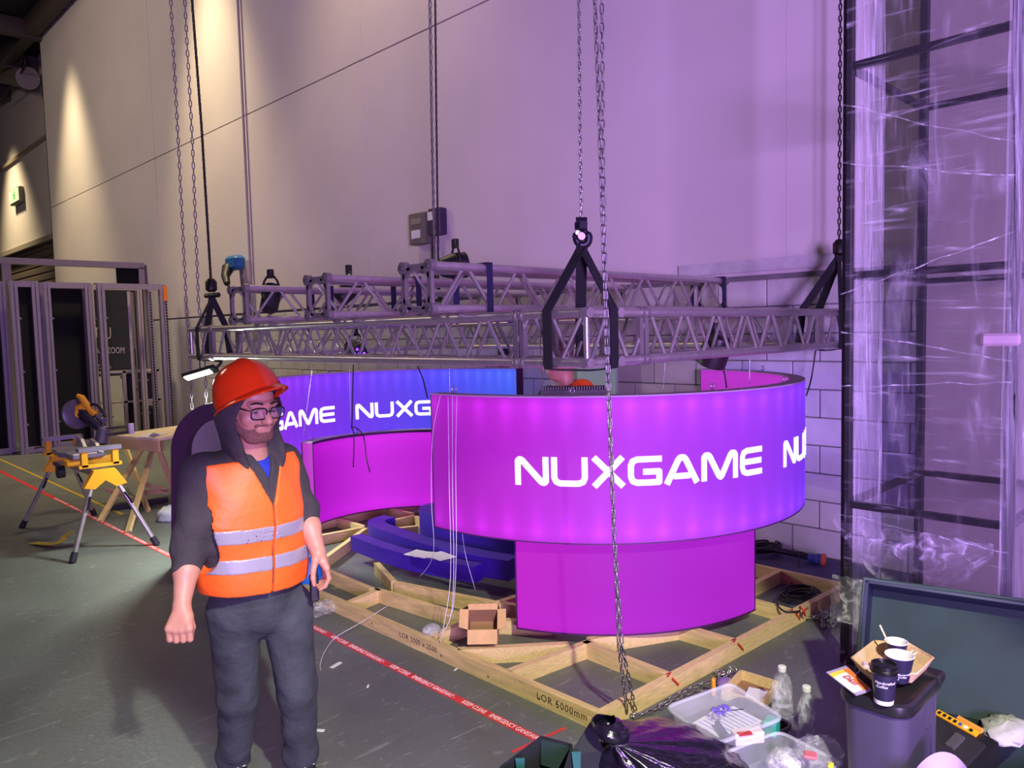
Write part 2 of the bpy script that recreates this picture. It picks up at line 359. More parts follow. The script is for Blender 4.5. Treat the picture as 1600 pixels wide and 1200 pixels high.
# conduit drop and blue socket, wall isolators
cd = thing('cable_conduit', (5.95, 12.2, 1.2), 'thin vertical conduit pipe with blue socket box on the plaster wall', 'conduit')
MB().tube([(5.96, 12.2, 1.0), (5.96, 12.2, 10)], .022, 8).build('conduit_pipe', mat('conduit_grey', S(150, 140, 140), .6), cd, 40)
MB().bar((5.93, 12.32, 2.1), (5.93, 12.42, 3.05), .14, .06, (1, 0, 0)).build('back_plate', MATS['conduit_grey'], cd)
MB().box((5.84, 12.5, 3.14), (.2, .42, .24), .0, .05).build('socket_box', mat('socket_blue', S(34, 96, 150), .45), cd)
MB().tube([(5.76, 12.6, 3.06), (5.66, 12.5, 2.92), (5.62, 12.36, 2.78)], [.1, .07, .05], 10).build('plug', blackp, cd, 40)
iso = thing('isolator_box', (5.95, 7.4, 3.0), 'grey wall isolator box with white labels beside a dark box', 'switch box')
bx = MB().b2((5.86, 7.4, 2.98), (6.0, 7.72, 3.36), .012).build('case', mat('isolator_grey', S(110, 102, 92), .55), iso)
MB().b2((5.852, 7.47, 3.22), (5.861, 7.66, 3.29)).build('rating_plate', mat('plate', S(140, 132, 118), .5), bx)
MB().b2((5.852, 7.49, 3.05), (5.861, 7.66, 3.15)).build('label_sticker', whitep, bx)
b2 = MB().b2((5.88, 7.14, 3.06), (6.0, 7.36, 3.38), .012).build('dark_case', mat('dark_case', S(52, 36, 66), .5), iso)
MB().b2((5.872, 7.26, 3.24), (5.881, 7.36, 3.34)).build('label_sticker', whitep, b2)
MB().tube(smoothcurve([(5.92, 7.3, 3.06), (5.92, 7.33, 2.7), (5.92, 7.2, 2.3), (5.92, 7.1, 2.0)]), .02, 6).build('cable', steel_dark, iso, 'all')
# ------------------------------------------------------------------ floor tapes
def tape(name, x, y0, y1, w, col, label):
    return MB().b2((x-w/2, y0, .0), (x+w/2, y1, .0015)).build(name, mat(name+'_vinyl', col, .4, var=.08), loc=(x, y0, 0), label=label, cat='floor tape')
tp = tape('red_tape', 2.475, 1.9, 15, .05, S(206, 52, 44), 'red and white printed gangway tape running along the floor')
wt = mat('tape_print', S(245, 225, 220), .5, var=.03)
y = 2.37
for i in range(13):
    sz = .045
    for k, s in enumerate(('EMERGENCY GANGWAY -', 'KEEP CLEAR')):
        L = .36 if k == 0 else .2
        place_text('printed_words', s, sz, wt, tp, (2.475, y+L/2, .0022), (0, -1, 0), (1, 0, 0), bold=L/(.62*sz*len(s)), spacing=1.0, extrude=.0004)
        y += L+(.02 if k == 0 else .05)
tape('yellow_tape', 2.74, 8.9, 22, .035, S(190, 160, 40), 'thin yellow marking tape on the floor beyond the saw stand')
# ------------------------------------------------------------------ lifting truss
Z0, Z1, A_, CR = 1.71, 2.0, .29, .025
def truss_member(parent, p, q, z0=Z0, side=A_, pitch=.36, skip=(0, 0), faces=4, cast=False):
    """four chords and zig-zag braces of a box truss from p to q (plan centre line)"""
    p = np.array([*p, 0.]); q = np.array([*q, 0.]); d = (q-p)/np.linalg.norm(q-p); n = np.array([-d[1], d[0], 0]); L = np.linalg.norm(q-p)
    h = side/2-CR; up = np.array([0, 0, 1.])
    cs = [(s, t) for s in (-1, 1) for t in (-1, 1)]
    ctr = lambda s, t, x: p+d*x+n*s*h+up*(z0+side/2+t*h)
    for s, t in cs: MB().tube([ctr(s, t, 0), ctr(s, t, L)], CR, 12).build('chord', alu, parent, 40)
    a, b = skip; N = max(2, int(round((L-a-b)/(pitch/2)))); N += N % 2
    xs = [a+(L-a-b)*i/N for i in range(N+1)]
    for (c0, c1, ph) in (((-1, -1), (-1, 1), 0), ((1, -1), (1, 1), 1), ((-1, 1), (1, 1), 0), ((-1, -1), (1, -1), 1)):
        for i in range(N):
            e0, e1 = (c0, c1) if (i+ph) % 2 == 0 else (c1, c0)
            MB().tube([ctr(*e0, xs[i]+.014), ctr(*e1, xs[i+1]-.014)], .0105, 7, False).build('brace', alu, parent, 'all')
X0, X1, Y0, Y1 = 2.80, 5.86, 2.335, 7.03
hA = A_/2
tf = thing('truss_frame', (X0, Y0, Z0), 'large rectangular aluminium box truss frame hanging level on black slings', 'truss')
truss_member(tf, (X0+hA, Y0+.0), (X0+hA, Y1), skip=(.03, .03))
truss_member(tf, (X0+.0, Y0+hA), (X1, Y0+hA), skip=(.03, .03))
truss_member(tf, (X1-hA, Y0+A_), (X1-hA, Y1-A_), pitch=.4)
truss_member(tf, (X0+A_, Y1-hA), (X1-A_, Y1-hA), pitch=.4)
for x, y in ((X0, Y0), (X1-2*CR, Y0), (X0, Y1-2*CR), (X1-2*CR, Y1-2*CR)):
    MB().tube([(x+CR, y+CR, Z0+CR), (x+CR, y+CR, Z1-CR)], .016, 10).build('corner_post', alu, tf, 40)
# coupling posts where the corner blocks are bolted on
for k in (.47,):
    for s in (CR, A_-CR):
        for a in (-.022, .022):
            for (x, y) in ((X0+s, Y0+k+a), (X0+s, Y1-k+a), (X0+k+a, Y0+s), (X1-k+a, Y0+s)):
                MB().box((x, y, Z0+hA), (.03, .03, A_-2*CR), 0).build('coupling_post', alu_end, tf)
            for (c, ax) in (((X0+s, Y0+k+a), (0, 1, 0)), ((X0+k+a, Y0+s), (1, 0, 0)), ((X0+s, Y1-k+a), (0, 1, 0))):
                for z in (Z0+CR, Z1-CR):
                    MB().lathe((c[0], c[1], z), [(.030, -.014), (.033, -.01), (.033, .01), (.030, .014)], 12, ax).build('coupling_collar', alu_end, tf, 40)
# three loose trusses laid across the frame
def end_plate(parent, x, y0, y1, z0, z1):
    P = MB(); t = .012; w = .03
    ys, zs = (y0, y1), (z0, z1)
    for i, y in enumerate(ys):
        P.b2((x-t, y-.016, z0), (x+t, y+.016, z1))
    for z in zs: P.b2((x-t, y0, z-.016), (x+t, y1, z+.016))
    for y in ys:
        for z in zs:
            P.lathe((x, y, z), [(.036, -t*1.6), (.036, t*1.6)], 14, (1, 0, 0))
            sy, sz = (1 if y == y0 else -1), (1 if z == z0 else -1)
            P.slab([(x-t, y, z), (x-t, y+sy*.075, z), (x-t, y, z+sz*.075)], (1, 0, 0), 2*t)
    o = P.build('end_plate', alu_end, parent, 30)
    for y in ys:
        for z in zs: MB().lathe((x-.02, y, z), [(.014, -.01), (.014, .004)], 8, (1, 0, 0)).build('bolt', zinc, o)
for i, (y, xe, lab) in enumerate(((3.415, 5.72, 'nearest of three loose box trusses laid across the frame, closest to the main hook'), (4.47, 5.74, 'middle of three loose box trusses laid across the hanging frame'), (5.62, 5.74, 'farthest left of three loose box trusses laid across the hanging frame'))):
    t = thing('cross_truss', (2.62, y, Z1), lab, 'truss', 'loose trusses lying across the frame')
    truss_member(t, (2.64, y), (xe, y), Z1+.002, .285, pitch=.42, skip=(.04, .04))
    for x in (2.64, xe): end_plate(t, x, y-.1175, y+.1175, Z1+.027, Z1+.262)
    for j, sx in enumerate((3.05, 5.66) if i == 0 else (3.35,)):
        s = MB(); w = .15; a = Z1-.3; b = Z1+.292
        s.ribbon([(sx, y-w, Z1-.02), (sx, y-w, b), (sx, y+w, b), (sx, y+w, Z1-.02)], .045, .006, [(0, -1, 0), (0, -.7, .7), (0, .7, .7), (0, 1, 0)])
        s.build('lashing_strap', mat('navy_webbing', S(24, 24, 58), .7, var=.2), loc=(sx, y, Z1), label=('dark blue lashing strap around the nearest cross truss, by its plated left end', 'dark strap around the right end of the nearest cross truss')[j] if i == 0 else ('dark strap around the middle cross truss' if i == 1 else 'dark strap around the farthest left cross truss'), cat='strap', group='lashing straps on the cross trusses')
# ------------------------------------------------------------------ chains and slings
def link_mb(pitch, wire, wid):
    """one chain link about the origin, long axis z, flat in xz"""
    L = pitch*.5+wire; h = wid/2-wire; s = L-wire-h; pts = []
    for k in range(6): a = math.pi*k/5; pts.append((h*math.cos(a), 0, s+h*math.sin(a)))
    for k in range(6): a = math.pi+math.pi*k/5; pts.append((h*math.cos(a), 0, -s+h*math.sin(a)))
    return MB().tube(pts, wire, 6, closed=True)
def chain_pts(path, pitch):
    P = [np.asarray(p, float) for p in path]; seg = [np.linalg.norm(P[i+1]-P[i]) for i in range(len(P)-1)]; tot = sum(seg)
    out = []; x = pitch/2
    while x < tot:
        r = x; i = 0
        while i < len(seg)-1 and r > seg[i]: r -= seg[i]; i += 1
        d = (P[i+1]-P[i])/seg[i]; out.append((P[i]+d*r, d)); x += pitch
    return out
def link_frame(d, k, tw=0.):
    x, y, z = basis(d); a = tw+(math.pi/2 if k % 2 else 0)
    return x*math.cos(a)+y*math.sin(a), -x*math.sin(a)+y*math.cos(a), z
def chain_joined(parent, path, pitch, wire, wid, mt, tw=.3, name='chain_run'):
    base = np.array(link_mb(pitch, wire, wid).v); fs = link_mb(pitch, wire, wid).f; b = MB()
    for k, (c, d) in enumerate(chain_pts(path, pitch)):
        X, Y, Z = link_frame(d, k, tw); b.add(c+base[:, :1]*X+base[:, 1:2]*Y+base[:, 2:]*Z, fs)
    o = b.build(name, mt, parent, 'all'); o['kind'] = 'stuff'; return o
def chain_links(parent, path, pitch, wire, wid, mt, tw=.3, jit=0.):
    me = link_mb(pitch, wire, wid).mesh('link', mt, smooth='all'); off = ORG[parent.name]
    for k, (c, d) in enumerate(chain_pts(path, pitch)):
        X, Y, Z = link_frame(d, k, tw+random.uniform(-jit, jit)); o = bpy.data.objects.new('link', me); COL.objects.link(o); o.parent = parent
        R = Matrix((X, Y, Z)).transposed().to_4x4(); R.translation = Vector(c-off); o.matrix_local = R; ORG[o.name] = off
dullzinc = mat('dull_chain', S(120, 114, 118), .5, .6, var=.15, scale=40)
handzinc = mat('hand_chain_steel', S(128, 124, 124), .38, .85, var=.15, scale=40)
HK = np.array([2.955, 2.49, 2.33])
hc = thing('hoist_chain', (*HK[:2], 2.4), 'steel hoist chain rising from the black hook above the near truss corner', 'chain', 'chains hanging from the roof')
chain_links(hc, [PD(908, 340, 3.85), PD(906, 170, 3.85), PD(904.5, 0, 3.85), PD(904.5, 0, 3.85)+(0, 0, .5)], .03, .0036, .018, zinc)
hk = thing('hoist_hook', HK, 'black lifting hook with round block at the top of the black slings', 'hook')
hp = lambda x, y: PD(x, y, 3.85)
MB().lathe(hp(908, 353), [(.018, -.022), (.034, -.017), (.034, .017), (.018, .022)], 6, (0, 0, 1)).tube([hp(900, 347)+(0, 0, .005), hp(917, 347)+(0, 0, .005)], .02, 8).build('chain_block', mat('hook_black', S(32, 28, 44), .4, .3), hk, 30)
MB().tube(smoothcurve([hp(908, 350), hp(909, 358), hp(915, 363), hp(919.5, 371), hp(917, 380), hp(910, 383), hp(903, 380), hp(899, 372), hp(896.5, 364)], 5), [.011]*8+[.014]*4+[.021]*17+[.016]*6+[.013]*3+[.009, .007, .004], 10).build('hook_body', MATS['hook_black'], hk, 'all')
MB().ribbon([hp(904, 356), hp(901, 367)], .012, .004, hw(0, -1)).build('safety_latch', zinc, hk)
MB().tube([hp(908, 370)-hw(0, .03), hp(908, 370)+hw(0, .03)], .019, 10).tube(smoothcurve([hp(909, 370), hp(909.5, 378), hp(909, 386)], 4), .012, 8).build('shackle', alu_end, hk, 40)
def sling_set(c, top, label, w=.05, corner=(1, 1)):
    """webbing sling: two legs wrapped round the corner chords, one to the inner corner; corner = inward directions"""
    sx, sy = corner; zt, zb = Z1, Z0; cx, cy = c
    s = thing('sling', (cx, cy, zt), label, 'sling', 'black lifting slings at the truss corners')
    a = np.array([cx-sx*.012, cy+sy*.245]); b = np.array([cx+sx*.19, cy-sy*.012])
    for (p, nr) in ((a, (-sx, 0, 0)), (b, (0, -sy, 0))):
        P = [np.asarray(top), (*p, zt-.01), (*p, zb+.04), (*(p+np.array(nr[:2])*-.004), zb-.004), (*(p-np.array(nr[:2])*.06), zb-.012)]
        MB().ribbon(P, w*1.15, .008, [np.array(nr)+(0, 0, .3), np.array(nr)+(0, 0, .2), nr, np.array(nr)*.6+(0, 0, -.7), (0, 0, -1)]).build('sling_leg', blackweb, s)
    P = [np.asarray(top)+(0, 0, .0), (cx+sx*.25, cy+sy*.25, zt+.0), (cx+sx*.27, cy+sy*.27, zb+.03)]
    MB().ribbon(P, w*1.1, .008, -_hf).build('sling_leg', blackweb, s)
    P = [(a[0]+sx*.06, a[1], zb-.012), (cx+sx*.15, cy+sy*.12, zb-.018), (b[0], b[1]+sy*.06, zb-.012)]
    MB().ribbon(smoothcurve(P, 4), w*.7, .008, (0, 0, -1)).build('sling_bight', blackweb, s)
    MB().ribbon([np.asarray(top)+(0, 0, .03), np.asarray(top)-(0, 0, .03)], w*1.1, .03, -_hf).build('sling_eye', blackweb, s)
    return s
sling_set((X0, Y0), hp(909, 386), 'black webbing sling at the near truss corner below the big hook')
LT = PD(331, 465, 6.95)
sling_set((X0, Y1), LT, 'black sling at the far left truss corner above the orange helmet', corner=(1, -1))
lc = thing('hoist_chain', LT, 'black hoist chain with shackle above the left truss corner', 'chain', 'chains hanging from the roof')
chain_joined(lc, [LT+(0, 0, .12), PD(315, 200, 6.95), PD(300, 0, 6.95), PD(296, -60, 6.95)], .04, .006, .028, blacksteel)
MB().lathe(LT+(0, 0, .1), [(.03, -.05), (.05, -.03), (.05, .04), (.025, .07)], 10).tube([LT+(-.02, .08, .02), LT+(.02, -.1, .02)], .022, 8).build('shackle', blacksteel, lc, 40)
RT = PD(1311, 402, 5.68)
sling_set((X1, Y0), RT, 'black sling at the right truss corner beside the wrapped tower', corner=(-1, 1))
rc = thing('hoist_chain', RT, 'black hoist chain running up beside the wrapped tower', 'chain', 'chains hanging from the roof')
chain_joined(rc, [RT+(0, 0, .08), RT+(0, 0, 3.2)], .04, .006, .028, blacksteel)
MB().lathe(RT+(0, 0, .06), [(.02, -.05), (.045, -.03), (.045, .04), (.02, .07)], 10).build('hook_block', blacksteel, rc, 40)
BT = PD(684, 420, 7.9)
bc = thing('hoist_chain', BT, 'dark hoist chain in front of the wall isolator box', 'chain', 'chains hanging from the roof')
chain_joined(bc, [BT-(0, 0, .3), PD(682, 200, 7.9), PD(680, 0, 7.9), PD(679, -60, 7.9)], .04, .0055, .026, blacksteel)
bh = thing('hand_chain', BT, 'pale double hand chain beside the isolator box on the wall', 'chain', 'chains hanging from the roof')
chain_joined(bh, [PD(679, 430, 7.8), PD(674, 200, 7.8), PD(670, -30, 7.8)], .05, .004, .024, dullzinc)
chain_joined(bh, [PD(680, 430, 7.75), PD(675.5, 200, 7.75), PD(672.5, -30, 7.75)], .05, .004, .024, dullzinc, 1.1)
for xa, xb, xc, lab in ((267, 291, 300, 'thin galvanised hand chain, leftmost of the hanging chains'), (289, 310, 323, 'thin galvanised hand chain hanging just left of the black hoist chain')):
    q = PD(xc, 640, 7.1)
    h = thing('hand_chain', q, lab, 'chain', 'chains hanging from the roof')
    chain_joined(h, [PD(xa-2, -30, 7.1), PD(xa+12, 230, 7.1), PD(xb, 470, 7.1), PD(xc-3, 560, 7.1), q], .055, .005, .03, dullzinc)
# near hand chain: two strands to the floor, then a heap running right
fl = PX(984, 1118, .012)
nh = thing('hand_chain', fl, 'long double galvanised hand chain hanging in front of the large glowing ring sign', 'chain', 'chains hanging from the roof')
d0 = 3.42
chain_links(nh, [PD(928, -40, d0), PD(936, 180, d0), PD(944, 430, d0), PD(951, 640, d0), PD(960, 850, d0), PD(967, 1010, d0-.02), fl+(-.02, 0, .02)], .041, .0034, .02, handzinc, .2, .25)
chain_links(nh, [PD(940, -40, d0), PD(942, 220, d0), PD(946, 430, d0), PD(953, 640, d0+.01), PD(961, 850, d0), PD(972, 1010, d0-.02), fl+(.02, -.02, .02)], .041, .0034, .02, handzinc, 1.0, .25)
nf = thing('floor_chain', fl, 'galvanised chain trailing across the floor to a small heap by the clear tub', 'chain')
def floorrun(px, z=.012): return smoothcurve([PX(x, y, z) for x, y in px], 5)
chain_joined(nf, floorrun([(984, 1118), (1015, 1112), (1045, 1092), (1080, 1075), (1120, 1062), (1150, 1052)]), .041, .0042, .026, zinc)
chain_joined(nf, floorrun([(990, 1120), (1020, 1110), (1050, 1097), (1085, 1082), (1115, 1078)], .02), .041, .0042, .026, zinc, 1.)
def heap(parent, x, y, rx, ry, n, name='chain_heap'):
    pts = [PX(x, y, .015)+np.array([RNG.normal()*rx, RNG.normal()*ry, abs(RNG.normal())*.02]) for _ in range(n)]
    chain_joined(parent, smoothcurve(pts, 4), .041, .0042, .026, zinc, .5, name)
heap(nf, 1140, 1056, .05, .05, 16)
n2 = thing('floor_chain', PX(1305, 962), 'small heap of galvanised chain on the floor at the foot of the wrapped tower', 'chain')
heap(n2, 1308, 963, .12, .05, 26); heap(n2, 1285, 966, .06, .03, 9)
# ------------------------------------------------------------------ light-box signs and counters
rim_m = mat('sign_rim', S(176, 150, 176), .6, var=.08)
seam_m = mat('sign_seam', S(70, 20, 80), .6)
LET = mat('lit_lettering', S(245, 235, 250), .5, var=.01, emit=(1, .96, 1), es=1.15)
def arc_sheet(cx, cy, R, a0, a1, z0, z1, n, name, mt, parent, uflip=False):
    me = bpy.data.meshes.new(name); off = ORG[parent.name]; nv = 9
    V = []; uv = []
    for j in range(nv):
        for i in range(n+1):
            a = math.radians(a0+(a1-a0)*i/n); z = z0+(z1-z0)*j/(nv-1)
            V.append(tuple(np.array([cx+R*math.cos(a), cy+R*math.sin(a), z])-off)); uv.append(((1-i/n) if uflip else i/n, j/(nv-1)))
    Fs = [(j*(n+1)+i, j*(n+1)+i+1, (j+1)*(n+1)+i+1, (j+1)*(n+1)+i) for j in range(nv-1) for i in range(n)]
    me.from_pydata(V, [], Fs); l = me.uv_layers.new(name='UVMap')
    for p in me.polygons:
        p.use_smooth = True
        for li in p.loop_indices: l.data[li].uv = uv[me.loops[li].vertex_index]
    me.materials.append(mt); return link(name, me, parent)
def arc_solid(cx, cy, R0, R1, a0, a1, z0, z1, n):
    b = MB(); V = []
    for i in range(n+1):
        a = math.radians(a0+(a1-a0)*i/n); c, s = math.cos(a), math.sin(a)
        V += [(cx+r*c, cy+r*s, z) for r, z in ((R0, z0), (R1, z0), (R1, z1), (R0, z1))]
    Fs = [(i*4+k, i*4+(k+1) % 4, i*4+4+(k+1) % 4, i*4+4+k) for i in range(n) for k in range(4)]
    return b.add(V, Fs+[(3, 2, 1, 0), tuple(n*4+k for k in range(4))])
GLY = {  # outline strokes in cap heights; width, list of polylines
 'N': (1.21, [[(.1, 0), (.1, .84), (.17, .9), (.25, .88), (.96, .12), (1.04, .1), (1.11, .16), (1.11, 1)]]),
 'U': (1.245, [[(.1, 1), (.1, .3), (.16, .16), (.3, .1), (.945, .1), (1.085, .16), (1.145, .3), (1.145, 1)]]),
 'X': (1.21, [[(.11, 1), (1.10, 0)], [(1.08, 1), (.12, 0)]]),
 'G': (1.18, [[(1.17, .9), (.32, .9), (.16, .84), (.1, .68), (.1, .32), (.16, .16), (.32, .1), (1.06, .1), (1.08, .12), (1.08, .47), (.52, .47)]]),
 'A': (1.32, [[(.1, 0), (.52, .82), (.6, .9), (.72, .9), (.80, .82), (1.22, 0)], [(.36, .26), (.96, .26)]]),
 'M': (1.54, [[(.1, 0), (.1, .82), (.17, .9), (.27, .9), (.34, .82), (.70, .16), (.77, .1), (.84, .16), (1.20, .82), (1.27, .9), (1.37, .9), (1.44, .82), (1.44, 0)]]),
 'E': (1.12, [[(1.12, .9), (.32, .9), (.16, .84), (.1, .68), (.1, .32), (.16, .16), (.32, .1), (1.12, .1)], [(.12, .5), (1.08, .5)]])}
def letter(parent, ch, u0, hgt, zb, warp, th=.2):
    b = MB(); T_ = th*hgt
    for pl in GLY[ch][1]:
        P = [np.array((u0+x*hgt, zb+y*hgt)) for x, y in pl]
        for i in range(len(P)-1):
            a, c = P[i], P[i+1]; L = np.linalg.norm(c-a); t = (c-a)/L; nrm = np.array([-t[1], t[0]])*T_/2; k = max(1, int(L/.05))
            if abs(t[0]) > .15 and abs(t[1]) > .4 and ch in 'XAM' or (ch == 'N' and abs(t[0]) > .3 and abs(t[1]) > .3): nrm = nrm*1.06
            rows = []
            for j in range(k+1):
                q = a+(c-a)*j/k; rows.append((q+nrm, q-nrm))
            V = []
            for (p, q) in rows: V += [warp(p, .005), warp(q, .005), warp(q, -.001), warp(p, -.001)]
            b.add(V, [(j*4+m_, j*4+(m_+1) % 4, j*4+4+(m_+1) % 4, j*4+4+m_) for j in range(k) for m_ in range(4)]+[(3, 2, 1, 0), tuple(k*4+m_ for m_ in range(4))])
        for q in P[1:-1]:                                        # rounded joints
            V = [warp(q+T_/2*np.array([math.cos(w_), math.sin(w_)]), e) for e in (.005, -.001) for w_ in np.linspace(0, 2*math.pi, 15)[:-1]]
            b.add(V, [tuple(range(14)), tuple(range(27, 13, -1))]+[(i, (i+1) % 14, 14+(i+1) % 14, 14+i) for i in range(14)])
    return b.build('letter', LET, parent)
WORD = list(zip('NUXGAME', (202.0, 210.3, 218.8, 226.8, 234.7, 243.6, 254.2)))
# front half ring
RC = (4.45, 3.67); RR = 1.49; RZ0, RZ1 = .685, 1.522
ring_mat = lightbox('ring_print', [(0, (150, 22, 168)), (.13, (176, 34, 196)), (.3, (176, 56, 226)), (.5, (138, 54, 226)), (.68, (96, 46, 226)), (1, (80, 70, 235))], 26, 1.0, .4)
inner_mat = lightbox('ring_inner_print', [(0, (200, 60, 210)), (1, (190, 50, 205))], 0, .8, .2)
rs = thing('ring_sign', (*RC, RZ0), 'large glowing magenta to violet half ring sign with white lettering, hung in front', 'sign', 'glowing curved signs')
arc_sheet(*RC, RR, 177.5, 357, RZ0, RZ1, 90, 'printed_face', ring_mat, rs)
arc_sheet(*RC, RR-.1, 177.5, 357, RZ0, RZ1, 60, 'inner_face', inner_mat, rs)
for z, mm in ((RZ0-.004, seam_m), (RZ1-.006, rim_m)): arc_solid(*RC, RR-.102, RR+.0005, 177.3, 357.2, z, z+.008, 90).build('rim', mm, rs)
for a in (177.5, 357):
    arc_solid(*RC, RR-.1, RR, a-.2, a+.2, RZ0, RZ1, 1).build('end_cap', seam_m, rs)
def ring_warp(p, e):
    a = p[0]/RR; return (RC[0]+(RR+e)*math.cos(a), RC[1]+(RR+e)*math.sin(a), p[1])
for base in (0, 68.9):
    for ch, a in WORD: letter(rs, ch, math.radians(a+base)*RR, .165, 1.015, ring_warp)
eye_m = mat('eye_bolt', S(170, 166, 172), .35, .8)
def eyebolt(parent, x, y, z):
    MB().tube([(x+.018*math.cos(a), y, z+.022+.018*math.sin(a)) for a in np.linspace(0, 2*math.pi, 11)[:-1]], .004, 5, closed=True).build('eye_bolt', eye_m, parent, 'all')
for a in (184, 215, 248, 276, 330):
    eyebolt(rs, RC[0]+(RR-.05)*math.cos(math.radians(a)), RC[1]+(RR-.05)*math.sin(math.radians(a)), RZ1+.006)
# back band: the other half, printed on its inside
BC = (4.25, 5.6); BR = 1.39; BZ = -.02
band_mat = lightbox('band_print', [(0, (142, 50, 226)), (.35, (112, 56, 232)), (.7, (80, 76, 240)), (1, (70, 100, 240))], 24, .92, .3)
bsn = thing('band_sign', (*BC, RZ0+BZ), 'violet to blue curved band sign lettered on its inside, hanging behind the helmeted man', 'sign', 'glowing curved signs')
arc_sheet(*BC, BR, 131, 3, RZ0+BZ, RZ1+BZ, 60, 'printed_face', band_mat, bsn)
arc_sheet(*BC, BR+.1, 131, 3, RZ0+BZ, RZ1+BZ, 60, 'outer_face', band_mat, bsn)
for z in (RZ0+BZ-.006, RZ1+BZ-.006): arc_solid(*BC, BR-.003, BR+.103, 2.8, 131.2, z, z+.012, 60).build('rim', rim_m, bsn)
for a in (3, 131): arc_solid(*BC, BR, BR+.1, a-.3, a+.3, RZ0+BZ, RZ1+BZ, 1).build('end_cap', seam_m, bsn)
def band_warp(p, e):
    a = -p[0]/BR; return (BC[0]+(BR-e)*math.cos(a), BC[1]+(BR-e)*math.sin(a), p[1])
def band_angle(x, y):
    d = _ray(x, y); a = d[0]**2+d[1]**2; b = -2*(d[0]*BC[0]+d[1]*BC[1]); c = BC[0]**2+BC[1]**2-BR*BR
    t = (-b+math.sqrt(b*b-4*a*c))/(2*a); p = _C+d*t; return math.atan2(p[1]-BC[1], p[0]-BC[0])
aN = band_angle(555.5, 643)
for start in (aN, aN+(261.4-202.0+9.2)*math.pi/180*RR/BR):
    for ch, a in WORD:
        ang = start-math.radians(a-202)*RR/BR
        if ang-GLY[ch][0]*.165/BR < math.radians(3) or ang > math.radians(131): continue
        letter(bsn, ch, -ang*BR, .165, 1.015+BZ, band_warp)
for a in (20, 55, 90): eyebolt(bsn, BC[0]+(BR+.05)*math.cos(math.radians(a)), BC[1]+(BR+.05)*math.sin(math.radians(a)), RZ1+BZ+.006)
# counters
pod_mat = lightbox('podium_print', [(0, (196, 30, 202)), (.5, (172, 26, 196)), (1, (176, 32, 206))], 0, .84, .15)
cnt_mat = lightbox('counter_print', [(0, (170, 14, 190)), (.4, (204, 40, 222)), (1, (176, 30, 200))], 0, .92, .35)
po = thing('podium_counter', (*RC, .09), 'glowing magenta curved counter panel standing under the front ring sign', 'counter', 'glowing curved counters')
PR = 1.335
arc_sheet(*RC, PR, 198.5, 268, .1, .86, 50, 'printed_face', pod_mat, po)
arc_sheet(*RC, PR-.1, 198.5, 268, .1, .86, 50, 'back_face', pod_mat, po)
for z in (.092, .856): arc_solid(*RC, PR-.102, PR+.003, 198.3, 268.2, z, z+.01, 50).build('rim', seam_m, po)
for a in (198.5, 268): arc_solid(*RC, PR-.1, PR+.002, a-.2, a+.2, .1, .86, 1).build('end_cap', seam_m, po)
cc = thing('back_counter', (4.17, 5.6, .09), 'glowing magenta concave counter panel standing behind the blue kickboards', 'counter', 'glowing curved counters')
CC = (4.17, 5.6); CR2 = .98
arc_sheet(*CC, CR2, 119, 10, .1, .885, 50, 'printed_face', cnt_mat, cc)
arc_sheet(*CC, CR2+.12, 119, 10, .1, .885, 50, 'outer_face', cnt_mat, cc)
arc_solid(*CC, CR2-.004, CR2+.124, 9.7, 119.3, .09, .1, 50).build('rim', seam_m, cc)
arc_solid(*CC, CR2-.004, CR2+.124, 9.7, 119.3, .885, .895, 50).build('rim', rim_m, cc)
arc_solid(*CC, CR2-.006, CR2+.002, 9.7, 119.3, .872, .896, 50).build('front_trim', seam_m, cc)
arc_solid(*CC, CR2, CR2+.12, 119, 119.4, .1, .885, 1).build('end_panel', inner_mat, cc)
for e in (CR2, CR2+.115): arc_solid(*CC, e-.003, e+.005, 119.3, 119.8, .1, .89, 1).build('end_trim', seam_m, cc)
eyebolt(cc, CC[0]+(CR2+.06)*math.cos(2.0), CC[1]+(CR2+.06)*math.sin(2.0), .895)
eyebolt(cc, CC[0]+(CR2+.06)*math.cos(1.45), CC[1]+(CR2+.06)*math.sin(1.45), .895)
# kickboard arcs lying on the timber, the signs' blue light put into their colour
kick = mat('kickboard_sign_tint', S(58, 24, 150), .5, var=.08)
def kickboard(pts, wdt, z0, z1, label):
    P = [np.array(p) for p in smoothcurve([(x, y, 0) for x, y in pts], 8)]; V = []; N = len(P)
    for i in range(N):
        d = P[min(i+1, N-1)]-P[max(i-1, 0)]; d /= np.linalg.norm(d); n = np.array([-d[1], d[0], 0])
        for s, z in ((0, z0), (1, z0), (1, z1), (0, z1)): q = P[i]+n*s*wdt; V.append((q[0], q[1], z))
    o = MB().add(V, [(i*4+k, i*4+(k+1) % 4, i*4+4+(k+1) % 4, i*4+4+k) for i in range(N-1) for k in range(4)]+[(3, 2, 1, 0), tuple((N-1)*4+k for k in range(4))])
    return o.build('kickboard', kick, None, 30, (P[N//2][0], P[N//2][1], z0), label, 'kickboard', 'blue curved kickboards on the floor frame')
kickboard([(4.30, 5.30), (4.12, 5.33), (3.99, 5.24), (3.93, 5.0), (3.95, 4.6), (4.02, 4.2), (4.09, 4.0)], .2, .1, .385, 'tallest blue-lit curved kickboard, half hidden behind the ring sign')
kickboard([(3.98, 5.76), (3.80, 5.72), (3.69, 5.55), (3.65, 5.2), (3.63, 4.7), (3.68, 4.2), (3.75, 3.9)], .15, .1, .25, 'long blue-lit curved kickboard lying between two others')
kickboard([(3.44, 5.47), (3.41, 4.95), (3.45, 4.5), (3.56, 4.05)], .11, .1, .22, 'short blue-lit curved kickboard with papers on it, nearest the gangway')
pa = MB()
